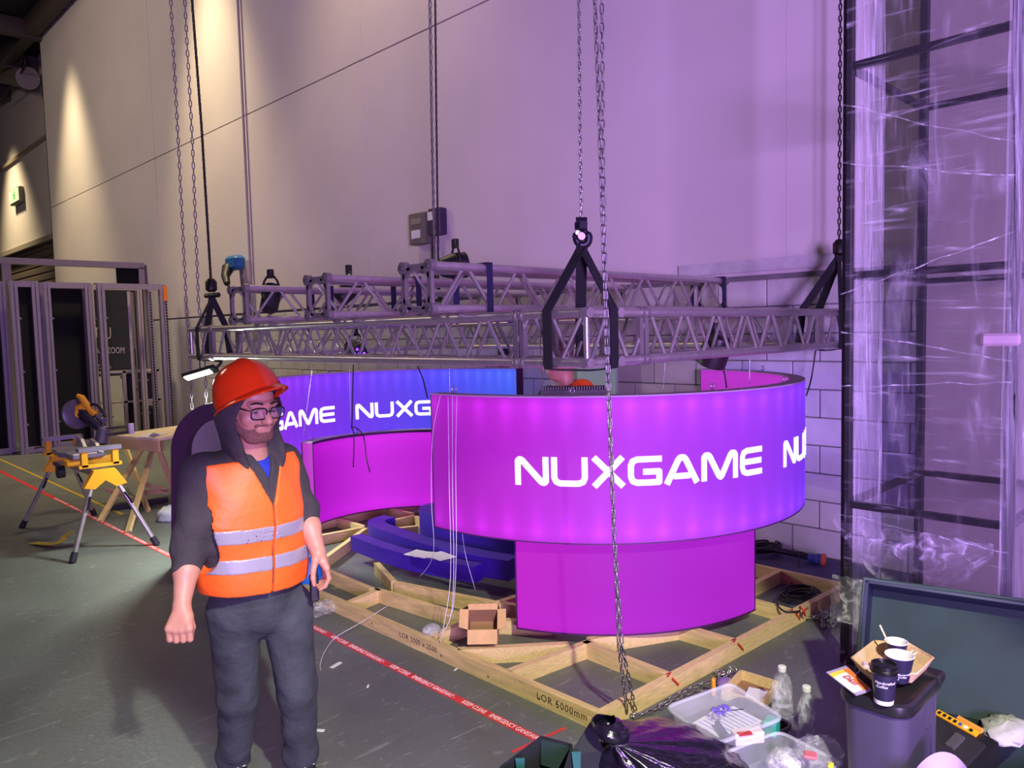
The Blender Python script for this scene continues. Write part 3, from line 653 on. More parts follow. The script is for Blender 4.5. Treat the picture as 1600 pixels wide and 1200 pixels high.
for k, (x, y, r) in enumerate(((3.5, 4.6, .2), (3.53, 4.52, .5), (3.56, 4.43, -.1))):
    pa.box((x, y, .222+.002*k), (.15, .21, .0015), r)
pa.build('paper_sheets', mat('white_paper', S(225, 222, 226), .7, var=.03), None, False, (3.5, 4.55, .22), 'white paper sheets lying across the blue kickboards', 'paper')
# ------------------------------------------------------------------ timber floor frame
wf = thing('timber_frame', (2.73, 2.27, 0), 'pine timber floor frame of beams on edge under the counters', 'frame')
BW, BH = .045, .09
def beam(a, b, zo=0.):
    a = np.array(a, float); b = np.array(b, float); d = b-a
    m_ = timber if abs(d[0]) > abs(d[1]) else timber_y
    return MB().bar((*a, BH/2+zo), (*b, BH/2+zo), BW, BH).build('beam', m_, wf)
XL, YR, XB = 2.735, 2.245, 5.28
f1 = beam((XL, YR+.0225), (XL, 5.25)); f2 = beam((XL-.0225, YR), (XB+.02, YR-.12))
beam((XB, YR-.1), (XB, 6.6)); beam((3.1, 6.62), (XB, 6.62))
for a, b in (((XL+.02, 2.88), (3.36, 2.81)), ((3.32, 2.83), (3.29, YR-.02+.01)), ((3.9, 2.57), (3.91, YR-.05+.01)), ((3.9, 2.57), (3.36, 2.84)), ((4.6, 2.6), (4.57, YR-.07)), ((4.60, 2.60), (XB-.02, 2.60)),
             ((XL+.02, 3.3), (3.24, 2.88)), ((XL+.02, 4.44), (3.05, 4.50)), ((3.04, 4.52), (3.13, 3.60)), ((3.13, 3.58), (3.42, 3.18)), ((3.05, 5.7), (3.02, 4.55)),
             ((3.40, 5.04), (3.22, 4.56)), ((3.22, 4.54), (3.42, 3.68)), ((3.44, 3.68), (3.6, 3.67)), ((XL+.05, 3.57), (3.11, 3.58)), ((3.48, 6.14), (3.98, 6.08)), ((4.0, 6.56), (3.99, 6.11)), ((3.22, 5.50), (3.96, 6.03)),
             ((4.02, 5.86), (4.33, 5.72)), ((4.23, 6.08), (4.56, 6.08)), ((4.60, 6.56), (4.60, 6.15)), ((4.56, 6.05), (4.4, 5.5)), ((3.05, 5.72), (3.48, 6.12)), ((3.44, 3.66), (3.6, 3.2))):
    beam(a, b)
ink = mat('pencil_ink', S(60, 46, 36), .8); redink = mat('red_marker', S(200, 50, 30), .7)
place_text('pencil_note', 'LOR 5000mm', .052, ink, f1, (XL-.0232, 2.47, .046), (0, -1, 0), (0, 0, 1), extrude=.0002, spacing=1.15)
place_text('pencil_note', 'LOR 5000 x 2500', .046, ink, f1, (XL-.0232, 3.62, .05), (0, -1, 0), (0, 0, 1), extrude=.0002, spacing=1.1)
for (x, y) in ((3.28, YR-.03), (3.9, YR-.06), (4.56, YR-.09)):
    MB().bar((x-.02, y-.024, .088), (x+.04, y-.024, .03), .012, .002, (0, -1, 0)).bar((x-.03, y, .0905), (x+.03, y+.02, .0905), .012, .001).build('marker_stroke', redink, f2)
for y in (2.5, 2.62, 3.0, 3.4, 4.1): MB().lathe((XL-.0228, y, .03+.02*random.random()), [(.006, 0), (.006, .001)], 8, (-1, 0, 0)).build('knot', ink, f1)
# flat dark violet strip on the floor between the frame and the wall
MB().b2((5.40, 1.2, 0), (5.98, 3.4, .02)).build('floor_strip', mat('violet_strip', S(64, 52, 96), .6), None, False, (5.7, 2.3, 0), 'dark violet strip on the floor between timber frame and block wall', 'sheet')
# open cardboard box on the frame
cb = thing('cardboard_box', (2.93, 3.22, .0), 'small open brown cardboard box with flaps spread, lying on the timber frame', 'box')
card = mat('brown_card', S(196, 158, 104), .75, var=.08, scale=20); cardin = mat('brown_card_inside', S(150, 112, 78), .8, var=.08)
o_ = np.array([2.93, 3.27]); ex_, ey_ = np.array([.70, -.714]), np.array([.714, .70]); TL = math.radians(38); hwd, hdp, bh_ = .085, .065, .13
def q3(a, b, h):                                   # box tipped towards the gangway, resting on its front lower edge
    bb_ = (b+hdp)*math.cos(TL)-h*math.sin(TL); hh = (b+hdp)*math.sin(TL)+h*math.cos(TL)
    v = o_+ex_*a+ey_*(bb_-.02); return np.array([v[0], v[1], .094+hh])
def cpanel(P, nm, m_):
    P = [q3(*p) for p in P]; nr = np.cross(P[1]-P[0], P[2]-P[0]); MB().slab(P, nr, .004).build(nm, m_, cb)
cpanel([(-hwd, -hdp, 0), (hwd, -hdp, 0), (hwd, hdp, 0), (-hwd, hdp, 0)], 'bottom', cardin)
cpanel([(-hwd, hdp, 0), (hwd, hdp, 0), (hwd, hdp, bh_), (-hwd, hdp, bh_)], 'side', cardin)
cpanel([(-hwd, -hdp, 0), (hwd, -hdp, 0), (hwd, -hdp, bh_), (-hwd, -hdp, bh_)], 'side', card)
for s in (-1, 1):
    cpanel([(s*hwd, -hdp, 0), (s*hwd, hdp, 0), (s*hwd, hdp, bh_), (s*hwd, -hdp, bh_)], 'side', cardin)
    cpanel([(s*hwd, -hdp, bh_), (s*hwd, hdp, bh_), (s*(hwd+.05), hdp-.005, bh_+.012), (s*(hwd+.05), -hdp+.01, bh_+.012)], 'flap', card)
cpanel([(-hwd, -hdp, bh_), (hwd, -hdp, bh_), (hwd, -hdp-.075, bh_-.03), (-hwd, -hdp-.075, bh_-.03)], 'flap', card)
cpanel([(-hwd, hdp, bh_), (hwd, hdp, bh_), (hwd, hdp+.02, bh_+.03), (-hwd, hdp+.02, bh_+.03)], 'flap', card)
# hanging wires and cables
wire_w = mat('white_cord', S(215, 205, 220), .5); wire_b = mat('black_cable', S(20, 18, 22), .5)
def cord(px, dep, r, mt, label, name='cord', group=None, floor=False):
    P = [PD(x, y, dd) for (x, y), dd in zip(px, dep)]
    return MB().tube(smoothcurve(P, 4), r, 5).build(name, mt, None, 'all', P[-1], label, 'cord' if mt is wire_w else 'cable', group)
cord([(700, 620), (702, 760), (704, 900), (692, 985), (688, 1003)], [4.57, 4.56, 4.5, 4.38, 4.33], .0019, wire_w, 'longest white cord hanging down the left end of the ring sign', group='white cords')
cord([(707, 618), (707, 760), (709, 880), (705, 960), (690, 990)], [4.56, 4.55, 4.5, 4.42, 4.36], .0019, wire_w, 'white cord hanging beside the longest one on the ring sign', group='white cords')
cord([(714, 617), (712, 720), (713, 860), (708, 950), (698, 962)], [4.55, 4.53, 4.5, 4.5, 4.5], .0019, wire_w, 'rightmost white cord hanging down the left end of the ring sign', group='white cords')
cord([(688, 618), (676, 680), (674, 780), (678, 850), (672, 880), (655, 902)], [4.62, 4.62, 4.62, 4.75, 4.95, 5.15], .0019, wire_w, 'white cord curling down the left edge of the ring sign', group='white cords')
cord([(722, 830), (728, 870), (744, 926)], [4.75, 4.85, 5.0], .0019, wire_w, 'short white cord end dangling over the blue kickboards', group='white cords')
cord([(608, 945), (560, 975), (520, 1000), (500, 1040), (515, 1080)], [4.95, 4.75, 4.6, 4.3, 4.0], .0019, wire_w, 'thin white cord trailing from the timber frame onto the tape', group='white cords')
cord([(552, 570), (550, 660), (549, 668), (553, 680), (552, 730)], [7.2, 7.4, 7.4, 7.35, 7.3], .006, wire_b, 'black cable looped on the back counter top, left one of two', group='black cables')
cord([(550, 668), (556, 668), (568, 682), (572, 715), (578, 738)], [7.4, 7.4, 7.4, 7.3, 7.25], .006, wire_b, 'black cable looped on the back counter top, right one of two', group='black cables')
cord([(652, 573), (660, 590), (668, 622)], [7.6, 7.6, 7.6], .007, wire_b, 'black cable hanging across the blue end of the band sign', group='black cables')
cord([(1128, 568), (1133, 590), (1135, 606)], [5.3, 5.3, 5.3], .006, wire_b, 'black cable dropping from the stage light into the ring sign', group='black cables')
cord([(1274, 548), (1268, 590), (1260, 618)], [5.9, 5.9, 5.8], .006, wire_b, 'black cable hanging between ring sign and wrapped tower', group='black cables')
for a, b, z, lab in (((1172, 540), (1171, 600), 5.2, 'steel hanger wire above the eye bolt of the ring sign'), ((702, 573), (703, 617), 4.63, 'steel hanger wire above the left end of the ring sign'), ((489, 568), (474, 684), 7.0, 'thin hanger wire holding the left end of the back counter'), ((546, 568), (548, 660), 7.2, 'thin hanger wire holding the middle of the back counter'), ((1040, 555), (1036, 612), 5.6, 'steel hanger wire behind the ring sign near the green board')):
    cord([a, ((a[0]+b[0])/2, (a[1]+b[1])/2), b], [z, z, z], .0025, eye_m, lab, 'hanger_wire', 'thin hanger wires')
# ------------------------------------------------------------------ stretch-wrapped tower on the right
TX0, TX1, TY0, TY1 = 4.24, 5.42, .93, 1.70
blk = mat('black_square_tube', S(20, 18, 22), .4, .3)
tw = thing('wrapped_tower', (TX0, TY0, 0), 'tall black square-tube tower wrapped in clear stretch film', 'tower')
TT = 4.5; q = .048
for x in (TX0, TX1):
    for y in (TY0, TY1): MB().box((x, y, TT/2), (q, q, TT), 0, .004).build('post', blk, tw)
for z in (.02, .9, 2.15, 3.25, TT-.03):
    for y in (TY0, TY1): MB().b2((TX0, y-.016, z-.018), (TX1, y+.016, z+.018)).build('rail', blk, tw)
    for x in (TX0, TX1): MB().b2((x-.016, TY0, z-.018), (x+.016, TY1, z+.018)).build('rail', blk, tw)
film = clear('stretch_film', (.95, .95, 1.0), .012, .5, (9, 9, 2.2), .16, 3.2, 1.0)
film2 = clear('stretch_film_bunched', (.96, .95, 1.0), .14, .6, (38, 38, 1.1), .25, 1.7, 1.0)
film3 = clear('stretch_film_streaks', (.97, .97, 1.0), .01, .9, (3, 3, 26), .12, 4.0, 1.0)
def noise2(seed, n=10, f=(1, 8)):
    r = np.random.default_rng(seed); K = [(r.uniform(*f), r.uniform(*f), r.uniform(0, 6.28), r.uniform(.3, 1)) for _ in range(n)]
    return lambda u, v: sum(a*math.sin(k1*u*6.28+k2*v*6.28+p) for k1, k2, p, a in K)/n
def sheet(p, ux, uz, nrm, nu, nv, amp, seed, f=(1, 8)):
    nz = noise2(seed, 12, f); p = np.asarray(p, float); ux = np.asarray(ux, float); uz = np.asarray(uz, float); nrm = np.asarray(nrm, float)
    return MB().grid(lambda u, v: p+ux*u+uz*v+nrm*amp*nz(u, v), nu, nv)
o = .032
sheet((TX0-o, TY1, .0), (0, -(TY1-TY0), 0), (0, 0, TT), (-1, 0, 0), 40, 90, .012, 3).build('film', film, tw, 'all')
sheet((TX0-o-.006, TY1, .5), (0, -(TY1-TY0), 0), (0, 0, 3.2), (-1, 0, 0), 40, 80, .01, 33, (2, 12)).build('film', film3, tw, 'all')
sheet((TX0, TY1+o, .0), (TX1-TX0, 0, 0), (0, 0, TT), (0, 1, 0), 40, 70, .012, 4).build('film', film, tw, 'all')
sheet((TX0, TY0-o, .0), (TX1-TX0, 0, 0), (0, 0, TT), (0, -1, 0), 40, 70, .012, 5).build('film', film, tw, 'all')
# vertical gathered strips
sheet((TX0+.02, TY1-.03, .05), (.10, -.11, 0), (0, 0, TT-.1), (-.7, -.7, 0), 60, 60, .02, 6, (3, 11)).build('gathered_film', film2, tw, 'all')
sheet((TX0-o-.01, TY0+.03, .0), (.05, -.16, 0), (0, 0, TT), (-.8, -.6, 0), 60, 60, .02, 8, (3, 11)).build('gathered_film', film2, tw, 'all')
# loose drape below the middle rail
nz = noise2(9, 14, (1, 6))
def drape(u, v):
    sag = .34*(1-abs(2*u-1.05)**1.4)*v
    return np.array([TX0-.05-.05*math.sin(3.1*u)-.05*nz(u, v), TY1+.05-u*(TY1-TY0)*1.0, .82-sag-.05*v+.03*nz(v, u)])
MB().grid(drape, 40, 24).build('film_drape', clear('film_crumple', (.97, .98, 1), .06, 1.3, (14, 14, 14), .1, 2.4, 1.0), tw, 'all')
def skirt(u, v):
    return np.array([TX0-.04-.07*v-.03*nz(u*2, v), TY1+.06-u*.35, .5-.48*v+.02*nz(v, u)])
MB().grid(skirt, 30, 24).build('film_drape', MATS['film_crumple'], tw, 'all')
for z, zz, sd in ((2.05, 2.3, 11), (1.55, 1.6, 12), (1.85, 1.7, 13), (.85, .78, 14), (.25, .22, 15), (3.05, 2.7, 16), (2.75, 2.55, 17)):
    n1 = noise2(sd, 6, (1, 5))
    MB().tube([np.array([TX0-o-.012, TY1+.02-u*(TY1-TY0+.03), z+(zz-z)*u+.02*n1(u, 0)]) for u in np.linspace(0, 1, 22)], [.004+.004*abs(n1(u, 1)) for u in np.linspace(0, 1, 22)], 5).build('film_rope', MATS['film_crumple'], tw, 'all')
MB().b2((TX1+.02, TY0-.3, 0.02), (TX1+.05, TY1+.02, TT)).build('back_board', mat('grey_board', S(112, 106, 100), .75, var=.05), tw)
MB().box((TX0-.04, TY0+.04, 1.8), (.05, .16, .06), .2, .012).build('foam_corner', mat('pink_foam', S(176, 156, 164), .8), tw)
# cables lying by the wall and on the frame
def coil(px, z, R, turns, r, label, name='cable_coil', jit=.03):
    c = PX(*px, z); P = []
    for i in range(turns*14):
        a = i/14*2*math.pi; k = R*(1+.25*math.sin(i*.37)); P.append(c+np.array([k*math.cos(a), k*math.sin(a)*.8, r+.018*math.sin(i*.21)**2+i*.0006]))
    return MB().tube(P, r, 6).build(name, wire_b, None, 'all', c, label, 'cable')
coil((1250, 938), 0, .13, 6, .007, 'coiled black cable lying inside the timber frame near the tower')
coil((1190, 862), .02, .15, 5, .009, 'tangled black cable on the floor beside the podium and wall')
coil((1130, 965), 0, .09, 2, .008, 'flat black cable loop under the right end of the podium')
coil((755, 957), 0, .12, 3, .008, 'black cable loop on the floor under the ring sign')
pc = thing('power_cable', PX(1280, 872, .05), 'thick black power cable with blue and orange plug along the wall foot', 'cable')
MB().tube(smoothcurve([PX(1170, 860, .08), PX(1200, 858, .1), PX(1235, 864, .08), PX(1262, 871, .06)], 5), .022, 8).build('cable_run', wire_b, pc, 'all')
p = PX(1262, 871, .06); d = PX(1290, 876, .05)-p; d /= np.linalg.norm(d)
MB().lathe(p, [(.03, 0), (.036, .02), (.036, .06), (.045, .07), (.045, .1)], 14, d).build('plug_body', mat('plug_blue', S(50, 60, 130), .5), pc, 40)
MB().lathe(p+d*.1, [(.05, 0), (.05, .03), (.03, .035)], 14, d).build('plug_ring', mat('plug_orange', S(200, 90, 50), .5), pc, 40)
MB().tube(smoothcurve([PX(1248, 862, .1), PX(1245, 900, .0), PX(1215, 935, .1), PX(1225, 955, .1), PX(1250, 955, .1)], 5), .006, 5).build('thin_cable', wire_b, None, 'all', PX(1250, 955, .1), 'thin black cable looped over the timber beam by the red tie', 'cable')
MB().tube(smoothcurve([PX(1250, 948, .1), PX(1255, 953, .12), PX(1258, 962, .06)], 4), .006, 5).tube(smoothcurve([PX(1262, 950, .1), PX(1256, 954, .12), PX(1253, 962, .06)], 4), .005, 5).build('red_tie', redink, None, 'all', PX(1255, 958, .06), 'red cord tied round the right timber beam', 'tie')
# green board and black post between the signs, stage lights on the truss
MB().b2((5.80, 4.50, 0), (5.84, 4.98, 1.62), .004).build('green_board', mat('pale_green_board', S(175, 215, 182), .7, var=.03), None, False, (5.8, 4.7, 0), 'pale green board leaning at the wall behind the ring sign', 'board')
MB().b2((5.72, 5.93, 0), (5.8, 6.03, 1.72), .004).build('black_post', blackp, None, False, (5.76, 5.98, 0), 'black post at the blue end of the band sign', 'post')
def stage_light(c, aim, label, lit=False, r=.09):
    c = np.asarray(c, float); t = thing('stage_light', c, label, 'stage light', 'stage lights on the truss')
    aim = np.asarray(aim, float)/np.linalg.norm(aim)
    MB().lathe(c, [(.04, -.14), (.07, -.12), (r, -.02), (r, .08), (r-.01, .085)], 18, aim).build('housing', blackp, t, 30)
    MB().lathe(c+aim*.078, [(r-.012, 0), (r-.012, .004)], 18, aim).build('lens_plate', mat('lens_dark', S(30, 26, 40), .2), t)
    if lit:
        x, y, _ = basis(aim); vm = mat('violet_led', S(140, 70, 255), .4, emit=S(120, 50, 255), es=3.0)
        for i in range(7):
            a = i*math.pi/3; k = 0 if i == 6 else r*.55; MB().ball(c+aim*.084+x*k*math.cos(a)+y*k*math.sin(a), .014, 8, 6).build('led', vm, t, 'all')
    x, y, _ = basis(aim); pts = [c+x*(r+.015)*math.cos(a)+np.array([0, 0, 1])*.16*math.sin(a) for a in np.linspace(0, math.pi, 9)]
    MB().tube(pts, .009, 6).build('yoke', blackp, t, 'all')
    MB().box(c+(0, 0, .17), (.04, .05, .07), 0, .005).build('clamp', steel_dark, t)
stage_light(PD(1116, 552, 5.2), hw(-.2, .3, -.8), 'black stage light on the right truss, pointing down behind the ring sign', r=.1)
stage_light(PD(556, 548, 7.1), hw(.45, -.7, -.25), 'stage light with violet diodes inside the left truss', True, .085)
stage_light(PWY(424, 462, 5.62), hw(.1, .3, .8), 'small black stage light on the farthest left cross truss', r=.07)
stage_light(PWY(546, 452, 5.62), hw(.5, .3, .6), 'black stage light behind the middle cross truss', r=.08)
stage_light(PWY(712, 408, 4.5)*(1,1,0)+np.array([0, 0, 2.40]), hw(.8, .3, .1), 'black stage light seen over the top of the nearest cross truss', r=.1)
# finned black LED wash bar behind the ring sign rim
fb = thing('wash_bar', PD(900, 608, 4.75), 'black finned lighting bar lying behind the top of the ring sign', 'lighting bar')
a, b = PD(846, 611, 4.75), PD(950, 609, 4.75); n_ = 26
MB().bar(a-(0, 0, .012), b-(0, 0, .012), .1, .03).build('bar_body', blackp, fb)
for i in range(n_):
    c = a+(b-a)*(i+.5)/n_; e = (b-a)/np.linalg.norm(b-a)
    MB().bar(c+(0, 0, -.005), c+(0, 0, .026), .008, .1, np.cross(e, (0, 0, 1))).build('fin', blackp, fb)
MB().bar(a-(0, 0, .032), b-(0, 0, .032), .1, .006).build('front_strip', alu, fb)
for e in (a, b): MB().tube([e, e+(0, 0, .45)], .003, 5).build('suspension_wire', wire_b, fb)
# white LED work lamp hung at the left truss corner
wl = thing('work_lamp', PD(316, 583, 6.9), 'bright white LED work lamp hung under the left truss corner', 'lamp')
c0, c1 = PD(288, 590, 6.9), PD(338, 575, 6.9); dirn = (c1-c0)/np.linalg.norm(c1-c0)
nn = np.array([0, 0, -1.])+hw(0, -.55); nn -= dirn*(nn@dirn); nn /= np.linalg.norm(nn)
cm = (c0+c1)/2
MB().bar(c0, c1, .10, .03, nn).build('lamp_case', blackp, wl)
MB().bar(cm-dirn*.14+nn*.017, cm+dirn*.1+nn*.017, .07, .004, nn).build('diode_panel', mat('lamp_white', (1, 1, 1), .4, emit=(.9, 1, .92), es=14.), wl)
MB().tube(smoothcurve([c1, c1+dirn*.05-nn*.05, c1-dirn*.02-nn*.09], 4), .014, 6).build('lamp_handle', blackp, wl, 'all')
MB().tube([cm-nn*.02, cm+(0, 0, .22)], .006, 6).build('hanger', steel_dark, wl)
ld = bpy.data.lights.new('work_lamp_light', 'AREA'); ld.energy = 75; ld.size = .22; ld.size_y = .1; ld.shape = 'RECTANGLE'; ld.color = (.9, 1, .9)
lo = bpy.data.objects.new('work_lamp_light', ld); COL.objects.link(lo); lo.parent = wl; lo.location = tuple(cm+nn*.03-ORG[wl.name]); lo.rotation_euler = Vector(nn).to_track_quat('-Z', 'Y').to_euler()
# ------------------------------------------------------------------ stacked exhibition frames at the far left
prof = mat('wall_profile', S(158, 148, 160), .45, .4, var=.06); felt = mat('black_felt', S(16, 15, 16), .95); dkboard = mat('dark_board', S(40, 44, 46), .8)
paleprof = mat('pale_profile', S(176, 166, 160), .6, var=.05)
PY = 15.2
def post(parent, x, w=.11, y=PY, h=2.93, mt=prof, d=.1, name='upright'):
    o = MB().box((x-w*.28, y, h/2), (w*.42, d, h)).box((x+w*.28, y, h/2), (w*.42, d, h)).box((x, y+.015, h/2), (w*.2, d*.6, h)).build(name, mt, parent)
    return o
def frame(x0, x1, y, label, fill=None, h=2.93, mt=prof, w=.11, extra=()):
    t = thing('panel_frame', ((x0+x1)/2, y, 0), label, 'panel', 'exhibition wall frames')
    for x in (x0+w/2, x1-w/2): post(t, x, w, y, h, mt)
    for z in (.06, h-.05): MB().b2((x0, y-.04, z-.05), (x1, y+.04, z+.05)).build('cross_rail', mt, t)
    if fill is not None: MB().b2((x0+w*.7, y+.03, .1), (x1-w*.7, y+.05, h-.1)).build('infill', fill, t)
    for z in (.5, 1.4, 2.3): MB().lathe((x0+w+.01, y-.05, z), [(.018, -.02), (.018, .01)], 8, (0, -1, 0)).build('clip', zinc, t)
    return t
frame(2.6, 3.08, PY+.1, 'aluminium wall frame with black infill, at the left picture edge', felt)
frame(3.10, 3.52, PY-.12, 'narrow aluminium wall frame with black infill, second from the left edge', felt)
frame(3.50, 4.42, PY+.14, 'wide aluminium wall frame with black felt infill behind the mitre saw', felt, w=.15)
frame(3.62, 4.36, PY-.02, 'open aluminium wall frame leaning in front of the wide black felt panel', None, w=.10)
frame(4.40, 5.34, PY+.3, 'pale aluminium door frame around the lettered dark board', None, mt=paleprof, w=.09)
t = frame(4.46, 5.66, PY-.05, 'outermost right aluminium wall frame with perforated edge and orange tag', None, w=.12)
hole = mat('slot_dark', S(24, 18, 28), .8); hm = MB().box((0, 0, 0), (.03, .006, .035)).mesh('slot', hole)
for x in (5.66-.012, 5.36):
    for i in range(50):
        o = bpy.data.objects.new('slot', hm); COL.objects.link(o); o.parent = t; o.location = tuple(np.array([x, PY-.104, .12+i*.054])-ORG[t.name]); ORG[o.name] = ORG[t.name]
MB().b2((5.33, PY-.1, .05), (5.39, PY-.02, 2.85)).build('perforated_strip', prof, t)
MB().b2((5.60, PY-.115, 2.62), (5.67, PY-.1, 2.9)).build('orange_tag', mat('tag_orange', S(235, 120, 40), .5), t)
# door leaf ajar
dl = thing('door_leaf', (5.1, PY+.25, 0), 'pale grey door leaf standing ajar among the wall frames', 'door')
MB().slab([(5.02, PY+.1, .05), (5.22, PY+.5, .05), (5.22, PY+.5, 2.8), (5.02, PY+.1, 2.8)], (.9, -.45, 0), .045).build('leaf', mat('door_grey', S(168, 160, 158), .55), dl)
MB().box((5.13, PY+.24, 1.55), (.02, .05, .35), .4).build('handle_slot', hole, dl); MB().box((5.11, PY+.2, .95), (.03, .03, .05), .4).build('lock', blackp, dl)
# lettered dark board behind
lb = thing('lettered_board', (4.95, 16.3, 0), 'dark board with white lettering and a green triangle among the wall frames', 'board')
BX0, BX1 = 4.72, 5.62
MB().b2((BX0, 16.2, 1.2), (BX1, 16.23, 3.0)).build('board_face', dkboard, lb)
lw = mat('board_white', S(205, 195, 190), .6)
tp_ = lambda x, y: PWY(x, y, 16.19)
place_text('lettering', 'UTU', .34, lw, lb, tp_(158, 522), (1, 0, 0), (0, 0, 1), bold=.55)
place_text('lettering', 'LATIN', .16, lw, lb, tp_(158, 549), (1, 0, 0), (0, 0, 1), bold=.7)
place_text('lettering', 'ZOOM', .18, lw, lb, tp_(181, 548), (1, 0, 0), (0, 0, 1), bold=.6)
place_text('lettering', 'F TORRO', .13, lw, lb, tp_(158, 573.5), (1, 0, 0), (0, 0, 1), bold=.6)
a = tp_(194, 585); MB().slab([a+(-.09, 0, -.07), a+(.09, 0, -.07), a+(0, 0, .09)], (0, -1, 0), .006).build('triangle_mark', mat('mark_green', S(130, 150, 70), .6), lb)
sh = thing('storage_shelf', (4.95, 16.0, 0), 'metal shelf rack with black monitors seen through the door frame', 'shelf')
for z in (.05, .7, 1.28): MB().b2((4.66, 15.8, z-.02), (5.7, 16.15, z+.02)).build('shelf_board', paleprof, sh)
for x in (4.68, 5.05, 5.68): MB().b2((x-.03, 15.8, 0), (x+.03, 15.86, 1.3)).build('rack_post', paleprof, sh)
for z, s in ((.72, 'upper'), (.07, 'lower')):
    mo = thing('monitor', (5.35, 15.95, z), 'black boxy monitor on the %s level of the metal shelf rack' % s, 'monitor', 'monitors on the shelf rack')
    MB().b2((5.1, 15.82, z), (5.62, 16.1, z+.5), .02).build('monitor_case', blackp, mo)
    MB().b2((5.22, 15.815, z+.36), (5.5, 15.822, z+.40)).build('monitor_badge', mat('badge_grey', S(110, 110, 116), .5), mo)
gt = thing('goal_frame', (4.2, 17.0, 0), 'tall pale portal frame standing behind the stacked wall frames', 'frame')
MB().b2((1.5, 17.0, 3.38), (6.0-.05, 17.15, 3.5)).build('top_beam', paleprof, gt); MB().b2((5.84, 17.0, 0), (5.95, 17.15, 3.4)).build('side_post', paleprof, gt)
MB().b2((5.42, 17.05, 0), (5.84, 17.1, 3.38)).build('black_infill', felt, gt); MB().b2((3.4, 17.02, 0), (3.55, 17.12, 3.4)).build('side_post', paleprof, gt)
MB().tube(smoothcurve([(3.0, PY+.0, .02), (3.4, PY-.2, .1), (3.6, PY-.2, .02), (4.1, PY-.25, .06), (4.4, PY-.2, .02)], 5), .012, 5).build('floor_cable', wire_b, None, 'all', (3.8, PY-.2, 0), 'thin cable lying along the foot of the wall frames', 'cable')
# ------------------------------------------------------------------ trestle table
ply = mat('plywood', S(226, 208, 172), .7, var=.08, scale=6); grain(ply, (1, 6, 6))
tt = thing('trestle_table', (3.1, 8.9, 0), 'plywood sheet on two wooden trestles beside the mitre saw stand', 'table')
ZT = .80
A0, A1 = PX(172, 680, ZT), PX(246, 685, ZT); edge = A1-A0
dlen = hw(.80, .60); dlen[2] = 0
far = 1.55
MB().slab([A0, A1, PX(352, 668, ZT), PX(288, 663.5, ZT)], (0, 0, -1), .03).build('table_top', ply, tt)
MB().slab([A0-(0, 0, .03), A1-(0, 0, .03), A1-(0, 0, .15), A0-(0, 0, .15)], np.cross(edge, (0, 0, 1))*-1, .03).build('apron', timber, tt)
def leg(p, q): MB().bar(p, q, .06, .03, hw(0, 1)).build('trestle_leg', timber, tt)
leg(PD(242, 690, 9.0), PX(200, 832)); leg(PD(228, 690, 9.2), PX(156, 815)); leg(PD(243, 690, 9.0), PX(283, 792)); leg(PD(197, 700, 9.9), PX(232, 800)); leg(PD(250, 686, 9.0), PD(254, 704, 9.0))
for a, b in (((165, 765), (208, 780)), ((222, 756), (262, 766)), ((215, 770), (262, 768))): MB().bar(PD(*a, 8.9), PD(*b, 8.9), .02, .05).build('trestle_brace', timber, tt)
ppr = MB().box(PX(236, 680, ZT+.003), (.35, .22, .002), .8); ppr.slab([PX(232, 681, ZT+.005), PX(240, 676, ZT+.06), PX(251, 679, ZT+.005)], (0, 0, 1), .002)
ppr.build('paper_sheets', MATS['white_paper'], None, False, PX(236, 680, ZT), 'white folded papers on the trestle table top', 'paper')
# ------------------------------------------------------------------ mitre saw on its stand
yl = mat('tool_yellow', S(236, 172, 30), .45, var=.06); sgy = mat('cast_grey', S(150, 146, 160), .4, .5); dkp = mat('tool_black', S(34, 32, 40), .5)
st = thing('saw_stand', (2.18, 8.2, 0), 'yellow and silver folding mitre saw stand on four splayed legs', 'stand')
zt = .70; feet = [(1.83, 9.09), (1.82, 7.29), (2.52, 9.11), (2.53, 7.30)]
MB().bar((2.18, 7.56, zt), (2.18, 8.86, zt), .14, .06).build('beam', mat('stand_alu', S(190, 186, 176), .35, .7), st)
for y0 in (7.55, 8.82):
    s = 1 if y0 > 8 else -1
    MB().slab([(2.09, y0, zt+.035), (2.27, y0, zt+.035), (2.36, y0, zt-.11), (2.27, y0, zt-.13), (2.18, y0, zt-.06), (2.09, y0, zt-.13), (2.0, y0, zt-.11)], (0, s, 0), .07).build('leg_bracket', yl, st)
    MB().lathe((2.12, y0-.01, zt-.04), [(.035, -.02), (.035, .02)], 12, (0, 1, 0)).build('lock_knob', dkp, st, 40)
for (x, y) in feet:
    tx = 2.18+(.10 if x > 2.18 else -.10); ty = 7.52 if y < 8 else 8.86
    p, q_ = np.array([tx, ty, zt-.08]), np.array([x, y, .0]); d = (q_-p)/np.linalg.norm(q_-p)
    lg = MB().tube([p, q_-d*.07], .02, 10).build('leg', MATS['stand_alu'], st, 40)
    MB().tube([q_-d*.09, q_+(0, 0, .001)], [.027, .03], 10).build('rubber_foot', dkp, lg, 40)
    MB().ribbon([p+d*.12+hw(.02, -.02), p+d*.19+hw(.03, -.02), p+d*.24+hw(.03, -.02)], .016, .012, hw(0, -1)).build('leg_lever', dkp, st)
for y in (7.62, 8.8):
    for x in (2.05, 2.31): MB().b2((x-.025, y-.03, zt+.06), (x+.025, y+.03, zt+.2)).build('support_upright', yl, st)
    MB().b2((2.0, y-.045, zt+.2), (2.36, y+.045, zt+.235)).build('support_bar', sgy, st); MB().b2((2.0, y-.03, zt+.05), (2.36, y+.03, zt+.08)).build('support_base', yl, st)
for y in (7.95, 8.45): MB().b2((1.98, y-.05, zt+.035), (2.40, y+.05, zt+.10), .01).build('saw_mount', yl, st)
